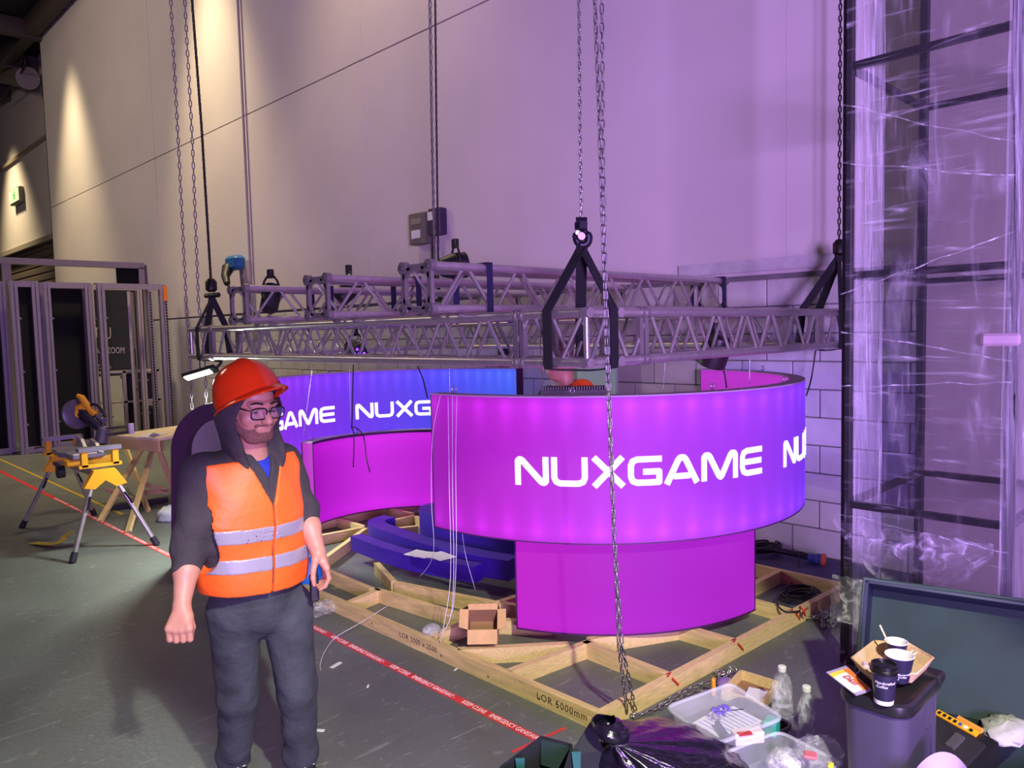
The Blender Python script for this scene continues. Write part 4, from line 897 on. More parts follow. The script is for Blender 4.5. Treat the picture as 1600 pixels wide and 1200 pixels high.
MB().lathe((2.0, 8.2, zt-.04), [(.06, -.03), (.06, .03)], 14, (1, 0, 0)).build('carry_wheel', dkp, st, 40)
sw = thing('mitre_saw', (2.2, 8.2, zt+.1), 'yellow and grey sliding mitre saw with raised head on the stand', 'saw')
zb = zt+.10
MB().lathe((2.16, 8.2, zb), [(.17, 0), (.18, .02), (.18, .05), (.16, .06)], 24).build('turntable', sgy, sw, 40)
MB().b2((2.02, 7.86, zb), (2.30, 8.56, zb+.055), .01).build('base', sgy, sw)
for a, b in ((7.84, 8.12), (8.3, 8.58)): MB().slab([(2.24, a, zb+.055), (2.24, b, zb+.055), (2.24, b-.02, zb+.16), (2.24, a+.1, zb+.13)], (1, 0, 0), .03).build('fence', sgy, sw)
sp = lambda x, y, dd=8.55: PD(x, y, dd)
MB().tube([sp(158, 690), sp(160, 676), sp(163, 668)], [.07, .06, .07], 12).build('column', sgy, sw, 40)
for o_s in (0, .07): MB().tube([sp(160, 671)+(0, 0, -o_s), sp(207, 665)+(0, 0, -o_s)], .018, 10).build('slide_rail', zinc, sw, 40)
MB().tube([sp(205, 665)-(0, 0, .035)+(0, 0, .06), sp(205, 665)-(0, 0, .035)-(0, 0, .06)], .03, 8).build('rail_cap', whitep, sw)
axis = hw(.75, -.62, .15); bc_ = sp(121, 647)
bl = MB().lathe(bc_, [(.15, -.03), (.165, -.02), (.165, .03), (.13, .045)], 28, axis).build('blade_guard', mat('guard_grey', S(96, 88, 104), .4, .4), sw, 30)
MB().lathe(bc_, [(.155, -.045), (.155, -.042)], 40, axis).build('blade', zinc, bl)
MB().lathe(bc_, [(.05, .045), (.05, .06)], 14, axis).build('blade_hub', yl, bl, 40)
MB().tube([sp(126, 646), sp(142, 655), sp(157, 668)], [.06, .075, .055], 10).build('arm', dkp, sw, 40)
MB().tube(smoothcurve([sp(118, 641), sp(127, 637), sp(133, 645)], 4), .05, 10).build('motor_front', yl, sw, 'all')
MB().tube([sp(128, 639), sp(136, 649)], [.05, .06], 12).build('motor', dkp, sw, 40)
MB().tube(smoothcurve([sp(121, 618.5), sp(127, 621), sp(134, 631), sp(142, 642), sp(149, 648)], 5), [.026]*5+[.036]*5+[.038]*6+[.045]*5, 12).build('grip', yl, sw, 'all')
MB().tube(smoothcurve([sp(106, 634), sp(112, 629), sp(124, 629)], 4), .014, 6).tube(smoothcurve([sp(142, 632), sp(152, 633), sp(161, 645), sp(164, 652)], 4), .018, 8).build('carry_handle', dkp, sw, 'all')
for k in range(4): MB().ribbon([sp(157, 660), sp(157, 660)+hw(.09*math.cos(k*1.5+.4), 0, .09*math.sin(k*1.5+.4))], .05, .02, hw(0, -1)).build('lock_lobe', sgy, sw)
# odds and ends on the floor
MB().ribbon(smoothcurve([PX(52, 848, .01), PX(80, 850, .03), PX(96, 845, .05), PX(104, 836, .09), PX(110, 832, .12)], 4), .07, .006, (0, 0, 1)).build('yellow_strap', mat('strap_yellow', S(206, 190, 50), .7), None, False, PX(80, 850), 'crumpled yellow webbing strap on the floor by the saw stand', 'strap')
MB().bar(PX(166, 794, .03), PX(262, 780, .03), .06, .05).build('black_bar', blackp, None, False, PX(200, 789), 'black bar lying on the floor behind the saw stand', 'bar')
def crumple(c, r, amp, seed, n=22, flat=.6):
    nz_ = noise2(seed, 14, (1, 6)); c = np.asarray(c, float); r = np.asarray(r if hasattr(r, '__len__') else (r, r, r*flat), float)
    def fn(u, v):
        a = 2*math.pi*u; b = math.pi*(v*.98+.01); k = 1+amp*nz_(math.cos(a)*.5+.3*v, math.sin(a)*.5+v); p = c+r*k*np.array([math.sin(b)*math.cos(a), math.sin(b)*math.sin(a), -math.cos(b)])
        p[2] = max(p[2], .002); return p
    return MB().grid(fn, n, n//2+2, True)
cl_bag = clear('clear_bag', (.93, .96, .96), .14, .7, (18, 18, 18), .12, 1.6, 1.0)
crumple(PX(266, 805, .05), (.13, .13, .1), .7, 21).build('plastic_bag', mat('cloudy_bag', S(190, 198, 196), .3), None, 'all', PX(266, 805), 'crumpled pale plastic bag on the floor behind the man', 'bag')
crumple(PX(505, 950, .03), (.10, .08, .05), .8, 22).build('plastic_wrap', cl_bag, None, 'all', PX(505, 950), 'crumpled clear wrap on the floor beside the timber frame and jeans', 'wrap', 'clear wrap scraps')
crumple(PX(674, 985, .11), (.06, .05, .04), .8, 23).build('plastic_wrap', cl_bag, None, 'all', PX(674, 985, .09), 'small crumpled clear wrap on the timber beam near the cardboard box', 'wrap', 'clear wrap scraps')
for i, (x, y, wd, rz, lab) in enumerate(((525, 1039, .05, .3, 'white paper scrap with a cord end on the floor by the jeans'), (648, 1010, .03, 1., 'small white paper scrap between red tape and timber frame'), (497, 1141, .04, 2.2, 'thin white scrap on the floor beside the trouser leg'), (542, 961, .02, .5, 'tiny white scrap near the clear wrap'), (575, 1072, .02, .8, 'tiny white scrap below the red tape'), (712, 1046, .02, .4, 'tiny white scrap just above the red tape'))):
    MB().box(PX(x, y, .003), (wd*1.6, wd*.5, .003), rz).build('paper_scrap', whitep, None, False, PX(x, y), lab, 'scrap', 'paper scraps on the floor')
bb = thing('blue_bag', PX(486, 880, .09), 'bright blue bag with a white crumpled item beside the man', 'bag')
crumple(PX(484, 884, .2)*(1, 1, 0)+np.array([0, 0, .12]), (.09, .08, .15), .75, 24).build('bag_body', mat('bag_blue', S(20, 110, 215), .5), bb, 'all')
crumple(PX(484, 884, .2)*(1, 1, 0)+np.array([-.01, .03, .25]), (.06, .05, .04), .7, 25).build('white_item', whitep, bb, 'all')
# dark mauve arch standing behind the man
ar = thing('arch_panel', (2.55, 6.35, 0), 'dark mauve arched panel with grey inset standing behind the man', 'panel')
ac = PX(352, 885); e1 = hw(1, 0); e2 = hw(0, 1)
def archpts(hw_, ht, base, n=24):
    P = [(-hw_*1.12, base)]
    for i in range(n+1):
        a = math.pi*(1-i/n); P.append((hw_*math.cos(a), ht-hw_*1.05+hw_*1.05*math.sin(a)))
    return P+[(hw_*1.12, base)]
def a3(x, z, k=0.): return ac+e1*x+e2*k+np.array([0, 0, z])
W_, H_ = .40, 1.37; op = archpts(W_, H_, 0.0); ip = archpts(W_-.13, H_-.14, .0)
b = MB(); n_ = len(op)
for k in (0, .16):
    b.add([a3(*p, k) for p in op]+[a3(*p, k) for p in ip], [(i, i+1, n_+i+1, n_+i) for i in range(n_-1)])
b.add([a3(*p, k) for k in (0, .16) for p in op], [(i, i+1, n_+i+1, n_+i) for i in range(n_-1)]); b.add([a3(*p, k) for k in (0, .16) for p in ip], [(i, i+1, n_+i+1, n_+i) for i in range(n_-1)])
b.build('arch_rim', mat('mauve_laminate', S(72, 42, 68), .5, var=.06), ar, 30)
MB().slab([a3(*p, .1) for p in ip], e2, .02).build('inset_panel', mat('grey_inset', S(150, 144, 140), .6), ar)
# ------------------------------------------------------------------ smooth body modelling
class Field:
    def __init__(s, lo, hi, h):
        s.lo = np.asarray(lo, float); s.h = h; s.n = np.ceil((np.asarray(hi, float)-s.lo)/h).astype(int)+1
        s.f = np.full(s.n, 1.0, np.float32)
    def window(s, lo, hi):
        a = np.clip(np.floor((np.asarray(lo)-s.lo)/s.h).astype(int), 0, s.n); b = np.clip(np.ceil((np.asarray(hi)-s.lo)/s.h).astype(int)+1, 0, s.n)
        if np.any(b <= a): return None, None
        sl = tuple(slice(i, j) for i, j in zip(a, b))
        g = np.meshgrid(*[np.arange(i, j, dtype=np.float32)*s.h+s.lo[k] for k, (i, j) in enumerate(zip(a, b))], indexing='ij')
        return sl, g
    def put(s, sl, d, k, sub=False):
        f = s.f[sl]
        if sub: s.f[sl] = np.maximum(f, -d) if k <= 0 else f+0; 
        if sub and k > 0:
            hh = np.maximum(k-np.abs(-d-f), 0)/k; s.f[sl] = np.maximum(f, -d)+hh*hh*k*.25
        if not sub:
            hh = np.maximum(k-np.abs(d-f), 0)/k if k > 0 else 0; s.f[sl] = np.minimum(f, d)-(hh*hh*k*.25 if k > 0 else 0)
    def cap(s, p, q, r0, r1, k=.02, flat=None, fk=1., sub=False):
        p = np.asarray(p, float); q = np.asarray(q, float); R = max(r0, r1)*max(1, 1/fk)+k+.02
        sl, g = s.window(np.minimum(p, q)-R, np.maximum(p, q)+R)
        if sl is None: return s
        v = q-p; L2 = max(v@v, 1e-9); e = [g[i]-p[i] for i in range(3)]
        t = np.clip((e[0]*v[0]+e[1]*v[1]+e[2]*v[2])/L2, 0, 1); e = [e[i]-t*v[i] for i in range(3)]
        d2 = e[0]**2+e[1]**2+e[2]**2
        if flat is not None:
            fl = np.asarray(flat, float); fl = fl/np.linalg.norm(fl); a = e[0]*fl[0]+e[1]*fl[1]+e[2]*fl[2]; d2 = d2+a*a*(1/fk**2-1)
        s.put(sl, np.sqrt(d2)-(r0+(r1-r0)*t), k, sub); return s
    def ell(s, c, r, ax=None, k=.015, sub=False):
        c = np.asarray(c, float); r = np.asarray(r, float); R = r.max()+k+.02; ax = np.eye(3) if ax is None else np.asarray(ax, float)
        sl, g = s.window(c-R, c+R)
        if sl is None: return s
        e = [g[i]-c[i] for i in range(3)]; u = [(e[0]*ax[i][0]+e[1]*ax[i][1]+e[2]*ax[i][2])/r[i] for i in range(3)]
        k0 = np.sqrt(u[0]**2+u[1]**2+u[2]**2)+1e-6; k1 = np.sqrt((u[0]/r[0])**2+(u[1]/r[1])**2+(u[2]/r[2])**2)+1e-6
        s.put(sl, k0*(k0-1)/k1, k, sub); return s
    def coords(s): return np.meshgrid(*[np.arange(s.n[k], dtype=np.float32)*s.h+s.lo[k] for k in range(3)], indexing='ij')
    def mesh(s):
        f = s.f.copy(); 
        for ax in range(3):
            ix = [slice(None)]*3; ix[ax] = 0; f[tuple(ix)] = 1; ix[ax] = -1; f[tuple(ix)] = 1
        ins = f < 0; nx, ny, nz = s.n
        c = np.zeros((nx-1, ny-1, nz-1), np.int8)
        for a in (0, 1):
            for b in (0, 1):
                for d in (0, 1): c += ins[a:nx-1+a, b:ny-1+b, d:nz-1+d]
        act = np.argwhere((c > 0) & (c < 8)); 
        if len(act) == 0: return [], []
        idx = np.full(c.shape, -1, np.int32); idx[tuple(act.T)] = np.arange(len(act))
        acc = np.zeros((len(act), 3)); cnt = np.zeros(len(act))
        for ax in range(3):
            o1, o2 = [a for a in range(3) if a != ax]
            for u in (0, 1):
                for v in (0, 1):
                    p = act.copy(); p[:, o1] += u; p[:, o2] += v; q = p.copy(); q[:, ax] += 1
                    fa = f[tuple(p.T)]; fb = f[tuple(q.T)]; m_ = (fa < 0) != (fb < 0)
                    t = fa[m_]/(fa[m_]-fb[m_]); pos = p[m_].astype(float); pos[:, ax] += t; acc[m_] += pos; cnt[m_] += 1
        V = s.lo+acc/cnt[:, None]*s.h; Q = []
        for ax in range(3):
            o1, o2 = [(1, 2), (2, 0), (0, 1)][ax]
            sl0 = [slice(None)]*3; sl1 = [slice(None)]*3; sl0[ax] = slice(0, -1); sl1[ax] = slice(1, None)
            a = ins[tuple(sl0)]; b = ins[tuple(sl1)]
            for flip, m_ in ((False, a & ~b), (True, ~a & b)):
                e = np.argwhere(m_); 
                if len(e) == 0: continue
                e = e[(e[:, o1] > 0) & (e[:, o2] > 0) & (e[:, o1] < s.n[o1]-1) & (e[:, o2] < s.n[o2]-1)]
                def at(d1, d2):
                    t = e.copy(); t[:, o1] += d1; t[:, o2] += d2; return idx[tuple(t.T)]
                qd = np.stack([at(-1, -1), at(0, -1), at(0, 0), at(-1, 0)], 1)
                Q.append(qd[:, ::-1] if flip else qd)
        return V, np.concatenate(Q)
    def build(s, name, mt, parent, **kw):
        V, Q = s.mesh(); me = bpy.data.meshes.new(name)
        me.vertices.add(len(V)); me.vertices.foreach_set('co', np.asarray(V, np.float32).ravel())
        me.loops.add(len(Q)*4); me.loops.foreach_set('vertex_index', np.asarray(Q, np.int32).ravel())
        me.polygons.add(len(Q)); me.polygons.foreach_set('loop_start', np.arange(len(Q), dtype=np.int32)*4)
        me.update(calc_edges=True); me.polygons.foreach_set('use_smooth', [True]*len(Q)); me.materials.append(mt)
        return link(name, me, parent, **kw)
def wrinkle(x, y, z, seed, n=9, f=(8, 30), ani=(1, 1, 1)):
    r = np.random.default_rng(seed); o = 0
    for _ in range(n):
        d = r.normal(size=3)*np.asarray(ani); d = d/np.linalg.norm(d)*r.uniform(*f); o = o+np.sin(d[0]*x+d[1]*y+d[2]*z+r.uniform(0, 6.28))
    return o/n
skin = mat('skin', S(178, 128, 106), .5, var=.06, scale=30); hoodm = mat('grey_fleece', S(50, 46, 48), .9, var=.15, scale=9, bump=.7, bscale=9, bdist=.03)
vestm = mat('hi_vis_orange', (1.0, .125, .012), .55, var=.04, scale=6, bump=.5, bscale=5, bdist=.04); refl = mat('reflective_tape', S(168, 164, 178), .32, .35, var=.05)
jeansm = mat('charcoal_denim', S(52, 56, 60), .85, var=.4, scale=7, bump=.8, bscale=6, bdist=.04); blueshirt = mat('blue_tee', S(24, 40, 150), .8)
helm = mat('helmet_red', S(208, 58, 18), .16, var=.04); hairm = mat('dark_hair', S(44, 30, 26), .75, var=.3, scale=60, bump=.6, bscale=200)
beardm = mat('short_beard', S(118, 80, 70), .8, var=.25, scale=120, bump=.5, bscale=300)
glassm = mat('spectacle_black', S(18, 16, 18), .3); lens = clear('spectacle_lens', (.25, .25, .4), .16, .0, (1, 1, 1), .05, 1, 0)
shoem = mat('black_shoe', S(26, 25, 28), .55)
# ------------------------------------------------------------------ the man in the helmet
RT_ = PD(432, 1195, 3.13); RT_[2] = 0.0
pr = thing('person', RT_, 'man in red hard hat, glasses and orange hi-vis vest walking towards the camera', 'person', rz=-HEAD)
_r0h, _hfh = hw(1, 0), hw(0, 1)
def LP(x, y, d):
    p = PD(x, y, d)-RT_; return np.array([p@_r0h, p@_hfh, p[2]])
psi = math.radians(54); fr = np.array([math.sin(psi), -math.cos(psi), 0]); lf = np.array([math.cos(psi), math.sin(psi), 0])   # his front, his left
pel = LP(404, 940, 3.0); wai = LP(398, 880, 2.95); che = LP(386, 785, 2.91); nkb = LP(394, 712, 2.88)
shR = LP(312, 742, 2.76); elR = LP(295, 862, 2.72); wrR = LP(284, 945, 2.63)
shL = LP(443, 722, 3.05); elL = LP(476, 803, 3.06); wrL = LP(497, 862, 2.98)
hpR = LP(366, 955, 2.95); knR = LP(372, 1085, 3.02); anR = LP(366, 1190, 3.14)
hpL = LP(447, 948, 3.05); knL = LP(464, 1070, 3.05); anL = LP(472, 1186, 3.14)
def torso(F, g, k=.05):
    F.cap(pel, wai, .188+g, .190+g, k, fr, .80); F.cap(wai, che, .190+g, .200+g, k, fr, .78)
    F.cap(che, nkb-(0, 0, .06), .200+g, .10+g, k, fr, .76); F.cap(shR+lf*.03, shL-lf*.03, .072+g, .068+g, .07)
    F.cap(nkb-(0, 0, .05), nkb+(0, 0, .0), .085+g, .06+g, .05); return F
# head frame
yaw = math.radians(48); hd = np.array([math.sin(yaw)*.985, -math.cos(yaw)*.985, -.17]); hd /= np.linalg.norm(hd)
hl = np.cross((0, 0, 1), hd); hl /= np.linalg.norm(hl); hl = hl*1.0; hu = np.cross(hd, hl); AX = [hl, hd, hu]   # left, forward, up
HC = LP(393, 634, 2.82)
def H(l, f, u): return HC+hl*l*1.06+hd*f*1.06+hu*u*1.06
torso_body = -.03
bd = Field((-.52, -.62, .0), (.36, .22, 1.86), .0045)
torso(bd, -.066)
bd.cap(nkb-(0, 0, .04), H(0, -.02, -.05), .062, .056, .03)
bd.ell(H(0, -.015, .035), (.078, .098, .092), AX, .03); bd.ell(H(0, .03, -.035), (.064, .068, .078), AX, .03); bd.ell(H(0, .055, -.088), (.036, .034, .03), AX, .03)
for s_ in (-1, 1):
    bd.ell(H(s_*.04, .062, -.028), (.026, .02, .022), AX, .03)              # cheek
    bd.cap(H(s_*.058, -.005, -.05), H(s_*.03, .055, -.098), .02, .016, .03)  # jaw line
    bd.cap(H(s_*.046, .074, .024), H(s_*.012, .088, .022), .010, .011, .015)  # brow
    bd.ell(H(s_*.033, .093, .002), (.017, .012, .010), AX, .012, True)        # eye socket
    bd.ell(H(s_*.033, .0795, .008), (.0145, .0125, .009), AX, .004); bd.ell(H(s_*.033, .078, -.0085), (.0145, .012, .0065), AX, .004)           # eyeball under the lids
    bd.ell(H(s_*.081, -.012, -.005), (.008, .02, .032), AX, .008)             # ear
    bd.ell(H(s_*.011, .104, -.032), (.010, .011, .008), AX, .008)             # nostril wing
bd.cap(H(0, .088, .016), H(0, .117, -.028), .009, .0145, .012)
bd.cap(H(-.02, .088, -.058), H(.02, .088, -.058), .007, .007, .008); bd.cap(H(-.017, .086, -.068), H(.017, .086, -.068), .0075, .0075, .008)
bd.cap(H(-.022, .099, -.0632), H(.022, .099, -.0632), .002, .002, .003, sub=True)
# arms and hands
for a, b_, c_ in ((shR, elR, wrR), (shL, elL, wrL)):
    bd.cap(a, b_, .05, .043, .03); bd.cap(b_, b_+(c_-b_)*.35, .043, .043, .03); bd.cap(b_+(c_-b_)*.35, c_, .043, .029, .02)
fk_ = [LP(264+10.5*i, 985-2*abs(i-1.4), 2.58) for i in range(4)]
for i in range(4):
    x = 264+10.5*i; kn = fk_[i]; mid = LP(x+1.5, 1001-1.5*abs(i-1.3), 2.585); tip = LP(x+4, 990, 2.635)
    bd.cap(wrR, kn, .022, .0155, .012); bd.cap(kn, mid, .0125, .0115, .003); bd.cap(mid, tip, .0112, .0095, .003)
tb = [LP(294, 962, 2.61), LP(300, 980, 2.60), LP(297, 993, 2.595), LP(288, 997, 2.592)]
bd.cap(wrR, tb[0], .022, .017, .015); bd.cap(tb[0], tb[1], .016, .0125, .006); bd.cap(tb[1], tb[2], .0125, .011, .004); bd.cap(tb[2], tb[3], .011, .009, .003)
for i in range(4):
    dd = 2.95+.021*i; kn = LP(510-1.5*i, 888-1.5*i, dd); m1 = LP(514-2*i, 904-1.5*i, dd); m2 = LP(508-2*i, 916-2*i, dd-.004); tip = LP(500-2*i, 921-3*i, dd-.006)
    bd.cap(wrL, kn, .021, .0145, .012); bd.cap(kn, m1, .0105, .0095, .003); bd.cap(m1, m2, .0095, .0088, .003); bd.cap(m2, tip, .0088, .0072, .003)
tb = [LP(493, 874, 2.945), LP(489.5, 892, 2.93), LP(489, 904, 2.925), LP(491, 914, 2.925)]
bd.cap(wrL, tb[0], .021, .016, .015); bd.cap(tb[0], tb[1], .0145, .0112, .006); bd.cap(tb[1], tb[2], .0112, .010, .003); bd.cap(tb[2], tb[3], .010, .008, .003)
for a, b_, c_ in ((hpR, knR, anR), (hpL, knL, anL)): bd.cap(a, b_, .075, .05, .03); bd.cap(b_, c_, .05, .035, .02)
bd.build('body', skin, pr)
# face details
for s_ in (-1, 1):
    e = H(s_*.033, .079, .0015); b = MB().ball(e-hd*.002, .0112, 14, 10); b.build('eye', mat('eye_white', S(150, 130, 128), .3), pr, 'all')
    MB().ball(e+hd*.0062-hu*.003, .0068, 12, 8).build('iris', mat('iris_brown', S(40, 26, 20), .2), pr, 'all')
    MB().tube([H(s_*.052, .080, .026), H(s_*.036, .092, .032), H(s_*.014, .097, .027)], [.003, .0045, .004], 6).build('eyebrow', hairm, pr, 'all')
bf = Field(H(0, 0, -.06)-.17, H(0, 0, -.06)+.17, .004)
bf.ell(H(0, .0305, -.036), (.0645, .0685, .0785), AX, .03); bf.ell(H(0, .0555, -.089), (.0375, .0355, .0315), AX, .03)
for s_ in (-1, 1): bf.cap(H(s_*.060, -.005, -.046), H(s_*.032, .055, -.098), .0212, .0172, .03)
bf.cap(H(-.028, .084, -.0475), H(.028, .084, -.0475), .0085, .0085, .006); bf.cap(H(-.02, .088, -.076), H(.02, .088, -.076), .006, .006, .004)
X_, Y_, Z_ = bf.coords(); e_ = [X_-HC[0], Y_-HC[1], Z_-HC[2]]
uu = sum(e_[i]*hu[i] for i in range(3)); ff = sum(e_[i]*hd[i] for i in range(3)); ll = sum(e_[i]*hl[i] for i in range(3))
bf.f = np.maximum(bf.f, uu-(-.045+np.clip(np.abs(ll)-.045, 0, 1)*1.6)).astype(np.float32)
bf.f = np.maximum(bf.f, -(np.sqrt(((ll)/.028)**2+((uu+.066)/.012)**2)-1)*.012*np.where(ff > .05, 1, -1)).astype(np.float32) if False else bf.f
bf.ell(H(0, .102, -.0632), (.020, .018, .0065), AX, .003, True)
bf.build('beard', beardm, pr)
# spectacles
gl = MB()
for s_ in (-1, 1):
    P = []
    for a in np.linspace(0, 2*math.pi, 25)[:-1]:
        cx_, cy_ = math.cos(a), math.sin(a); k = 1/(abs(cx_)**4+abs(cy_)**4)**.25
        P.append(H(s_*.034+.0275*cx_*k, .111-.10*abs(s_*.034+.0275*cx_*k-s_*.012)**1.1, -.002+.019*cy_*k))
    gl.tube(P, .0026, 6, closed=True); MB().add(P, [tuple(range(24))]).build('lens', lens, pr)
    gl.tube([H(s_*.063, .100, .008), H(s_*.078, .05, .010), H(s_*.080, -.02, .006)], .0024, 6)
gl.tube(smoothcurve([H(-.009, .112, .004), H(0, .117, .007), H(.009, .112, .004)], 4), .0026, 6)
gl.build('spectacles', glassm, pr, 'all')
HEM0 = LP(400, 932, 2.80)[2]
# blue tee, fleece with hood, vest
ts = Field((-.45, -.45, .75), (.30, .2, 1.50), .006); torso(ts, -.014); ts.f = np.maximum(ts.f, HEM0+.03-ts.coords()[2]).astype(np.float32); ts.build('tee_shirt', blueshirt, pr)
hf2 = Field((-.52, -.50, .70), (.36, .22, 1.80), .005)
torso(hf2, .0); hf2.f = np.maximum(hf2.f, HEM0+.04-hf2.coords()[2]).astype(np.float32)
for a, b_, c_, cut in ((shR, elR, wrR, .22), (shL, elL, wrL, .10)):
    hf2.cap(a, b_, .070, .060, .05); hf2.cap(b_, b_+(c_-b_)*cut, .060, .054, .02)
X_, Y_, Z_ = hf2.coords()
nearR = np.sqrt((X_-elR[0])**2+(Y_-elR[1])**2+(Z_-elR[2])**2); nearL = np.sqrt((X_-elL[0])**2+(Y_-elL[1])**2+(Z_-elL[2])**2)
hf2.f += (wrinkle(X_, Y_, Z_, 31, 10, (40, 95), (.5, .5, 1.6))*.02*np.exp(-np.minimum(nearR, nearL)**2/.02)).astype(np.float32)
# open neckline: a wedge at the front
def wedge(X_, Y_, Z_, zv, slope, wmin):
    s_ = (X_-che[0])*lf[0]+(Y_-che[1])*lf[1]; f_ = (X_-che[0])*fr[0]+(Y_-che[1])*fr[1]
    return np.maximum(np.abs(s_)-np.maximum(wmin, (Z_-zv)*slope), -(f_-.02))
hf2.f = np.maximum(hf2.f, -wedge(X_, Y_, Z_, LP(432, 752, 2.82)[2], .40, .0)).astype(np.float32)
# hood: a thick shell round the head, open towards the face
ho = Field(HC-(.26, .26, .36), HC+(.26, .26, .24), .0045)
ho.ell(H(0, -.02, .02), (.118, .135, .128), AX, .03); ho.cap(H(0, -.03, -.05), nkb+np.array([0, .02, -.01]), .108, .105, .05); ho.cap(H(0, .02, -.13), nkb+fr*.05, .07, .09, .05)
ho.ell(H(0, -.012, .015), (.098, .125, .112), AX, .02, True); ho.cap(H(0, .0, -.02), H(0, .24, -.03), .070, .105, .02, sub=True); ho.cap(H(0, .02, -.04), nkb+fr*.12+(0, 0, -.03), .078, .07, .03, sub=True)
X_, Y_, Z_ = ho.coords(); ho.f += (wrinkle(X_, Y_, Z_, 41, 8, (20, 50))*.004).astype(np.float32); ho.f = np.maximum(ho.f, nkb[2]-.05-Z_).astype(np.float32)
ho.f = np.maximum(ho.f, -wedge(X_, Y_, Z_, nkb[2]-.05, .30, .0)).astype(np.float32)
ho.build('hood', hoodm, pr); hf2.build('fleece', hoodm, pr)
ve = Field((-.50, -.50, .62), (.32, .2, 1.46), .005); torso(ve, .017)
ve.cap(pel, pel-(0, 0, .1), .206, .21, .02, fr, .80)
X_, Y_, Z_ = ve.coords()
wr_ = (wrinkle(X_, Y_, Z_, 51, 7, (9, 22))*.015+wrinkle(X_, Y_, Z_, 52, 8, (22, 45))*.006).astype(np.float32)
def vest_cut(F, X_, Y_, Z_, hemz):
    s_ = (X_-pel[0])*lf[0]+(Y_-pel[1])*lf[1]
    F.f = np.maximum(F.f, -wedge(X_, Y_, Z_, LP(437, 792, 2.82)[2], .42, .004))
    F.f = np.maximum(F.f, hemz-(.05*s_)-Z_); F.f = np.maximum(F.f, Z_-1.445); F.f = F.f.astype(np.float32)
    F.cap(shR-lf*.03+(0, 0, -.16), elR+lf*.015, .088, .10, .0, sub=True); F.cap(shL+lf*.03+(0, 0, -.16), elL+lf*.03, .085, .10, .0, sub=True)
    F.cap(nkb+(0, 0, .02), H(0, 0, -.03), .10, .10, .0, sub=True)
HEM = LP(400, 932, 2.80)[2]
ve.f += wr_; base_f = ve.f.copy(); vest_cut(ve, X_, Y_, Z_, HEM); ve.build('vest', vestm, pr)
for (yy_, hh_) in ((838, .028), (886, .028)):
    st_ = Field(ve.lo, ve.lo+(ve.n-1)*ve.h, ve.h); st_.f = base_f-.0035
    zc = LP(400, yy_, 2.78)[2]; s_ = (X_-pel[0])*lf[0]+(Y_-pel[1])*lf[1]
    st_.f = np.maximum(st_.f, np.abs(Z_-(zc-.05*s_))-hh_); st_.f = np.maximum(st_.f, -(base_f+.006)); vest_cut(st_, X_, Y_, Z_, HEM); st_.build('reflective_band', refl, pr)
# trousers and shoes
je = Field((-.40, -.42, .06), (.32, .28, 1.12), .0055)
je.cap(pel+(0, 0, .10), pel+(0, 0, .03), .193, .172, .03, fr, .82)
je.cap(hpR, knR, .104, .080, .025); je.cap(knR, anR+(0, 0, .0), .080, .070, .03); je.cap(hpL, knL, .104, .080, .025); je.cap(knL, anL, .080, .068, .03)
X_, Y_, Z_ = je.coords()
je.f += (wrinkle(X_, Y_, Z_, 61, 10, (25, 60), (.6, .6, 1.4))*.016*(.35+np.exp(-((Z_-.16)/.10)**2)*1.2+np.exp(-((Z_-.46)/.08)**2)*.6)+wrinkle(X_, Y_, Z_, 62, 6, (10, 18))*.005).astype(np.float32)
je.f = np.maximum(je.f, .10-Z_).astype(np.float32)
je.build('jeans', jeansm, pr)
for an in (anR, anL):
    sh_ = Field(an*(1, 1, 0)-(.2, .3, .0), an*(1, 1, 0)+(.22, .2, .22), .006); d_ = fr*.6+np.array([.25, -.55, 0]); d_ /= np.linalg.norm(d_)
    a_ = an*(1, 1, 0)
    sh_.cap(a_-d_*.05+(0, 0, .045), a_+d_*.14+(0, 0, .04), .043, .040, .03); sh_.cap(a_+(0, 0, .05), a_+(0, 0, .15), .045, .048, .03); sh_.cap(a_+d_*.02+(0, 0, .1), a_+d_*.10+(0, 0, .06), .03, .03, .03)
    Zs = sh_.coords()[2]; sh_.f = np.maximum(sh_.f, .003-Zs).astype(np.float32)
    so = sh_.build('shoe', shoem, pr)
    lc_ = MB()
    for k in range(3): c0_ = a_+d_*(.05+.022*k)+(0, 0, .128-.018*k); n0 = np.cross(d_, (0, 0, 1)); lc_.tube([c0_-n0*.022, c0_+(0, 0, .006), c0_+n0*.022], .003, 5)
    lc_.build('lace', whitep, so, 'all')
rd = MB(); q0 = LP(491, 918, 3.0); rd.box(q0, (.035, .03, .11), .3, .006).tube([q0+(.012, 0, .05), q0+(.014, 0, .12)], .005, 6); rd.build('belt_radio', blackp, pr)
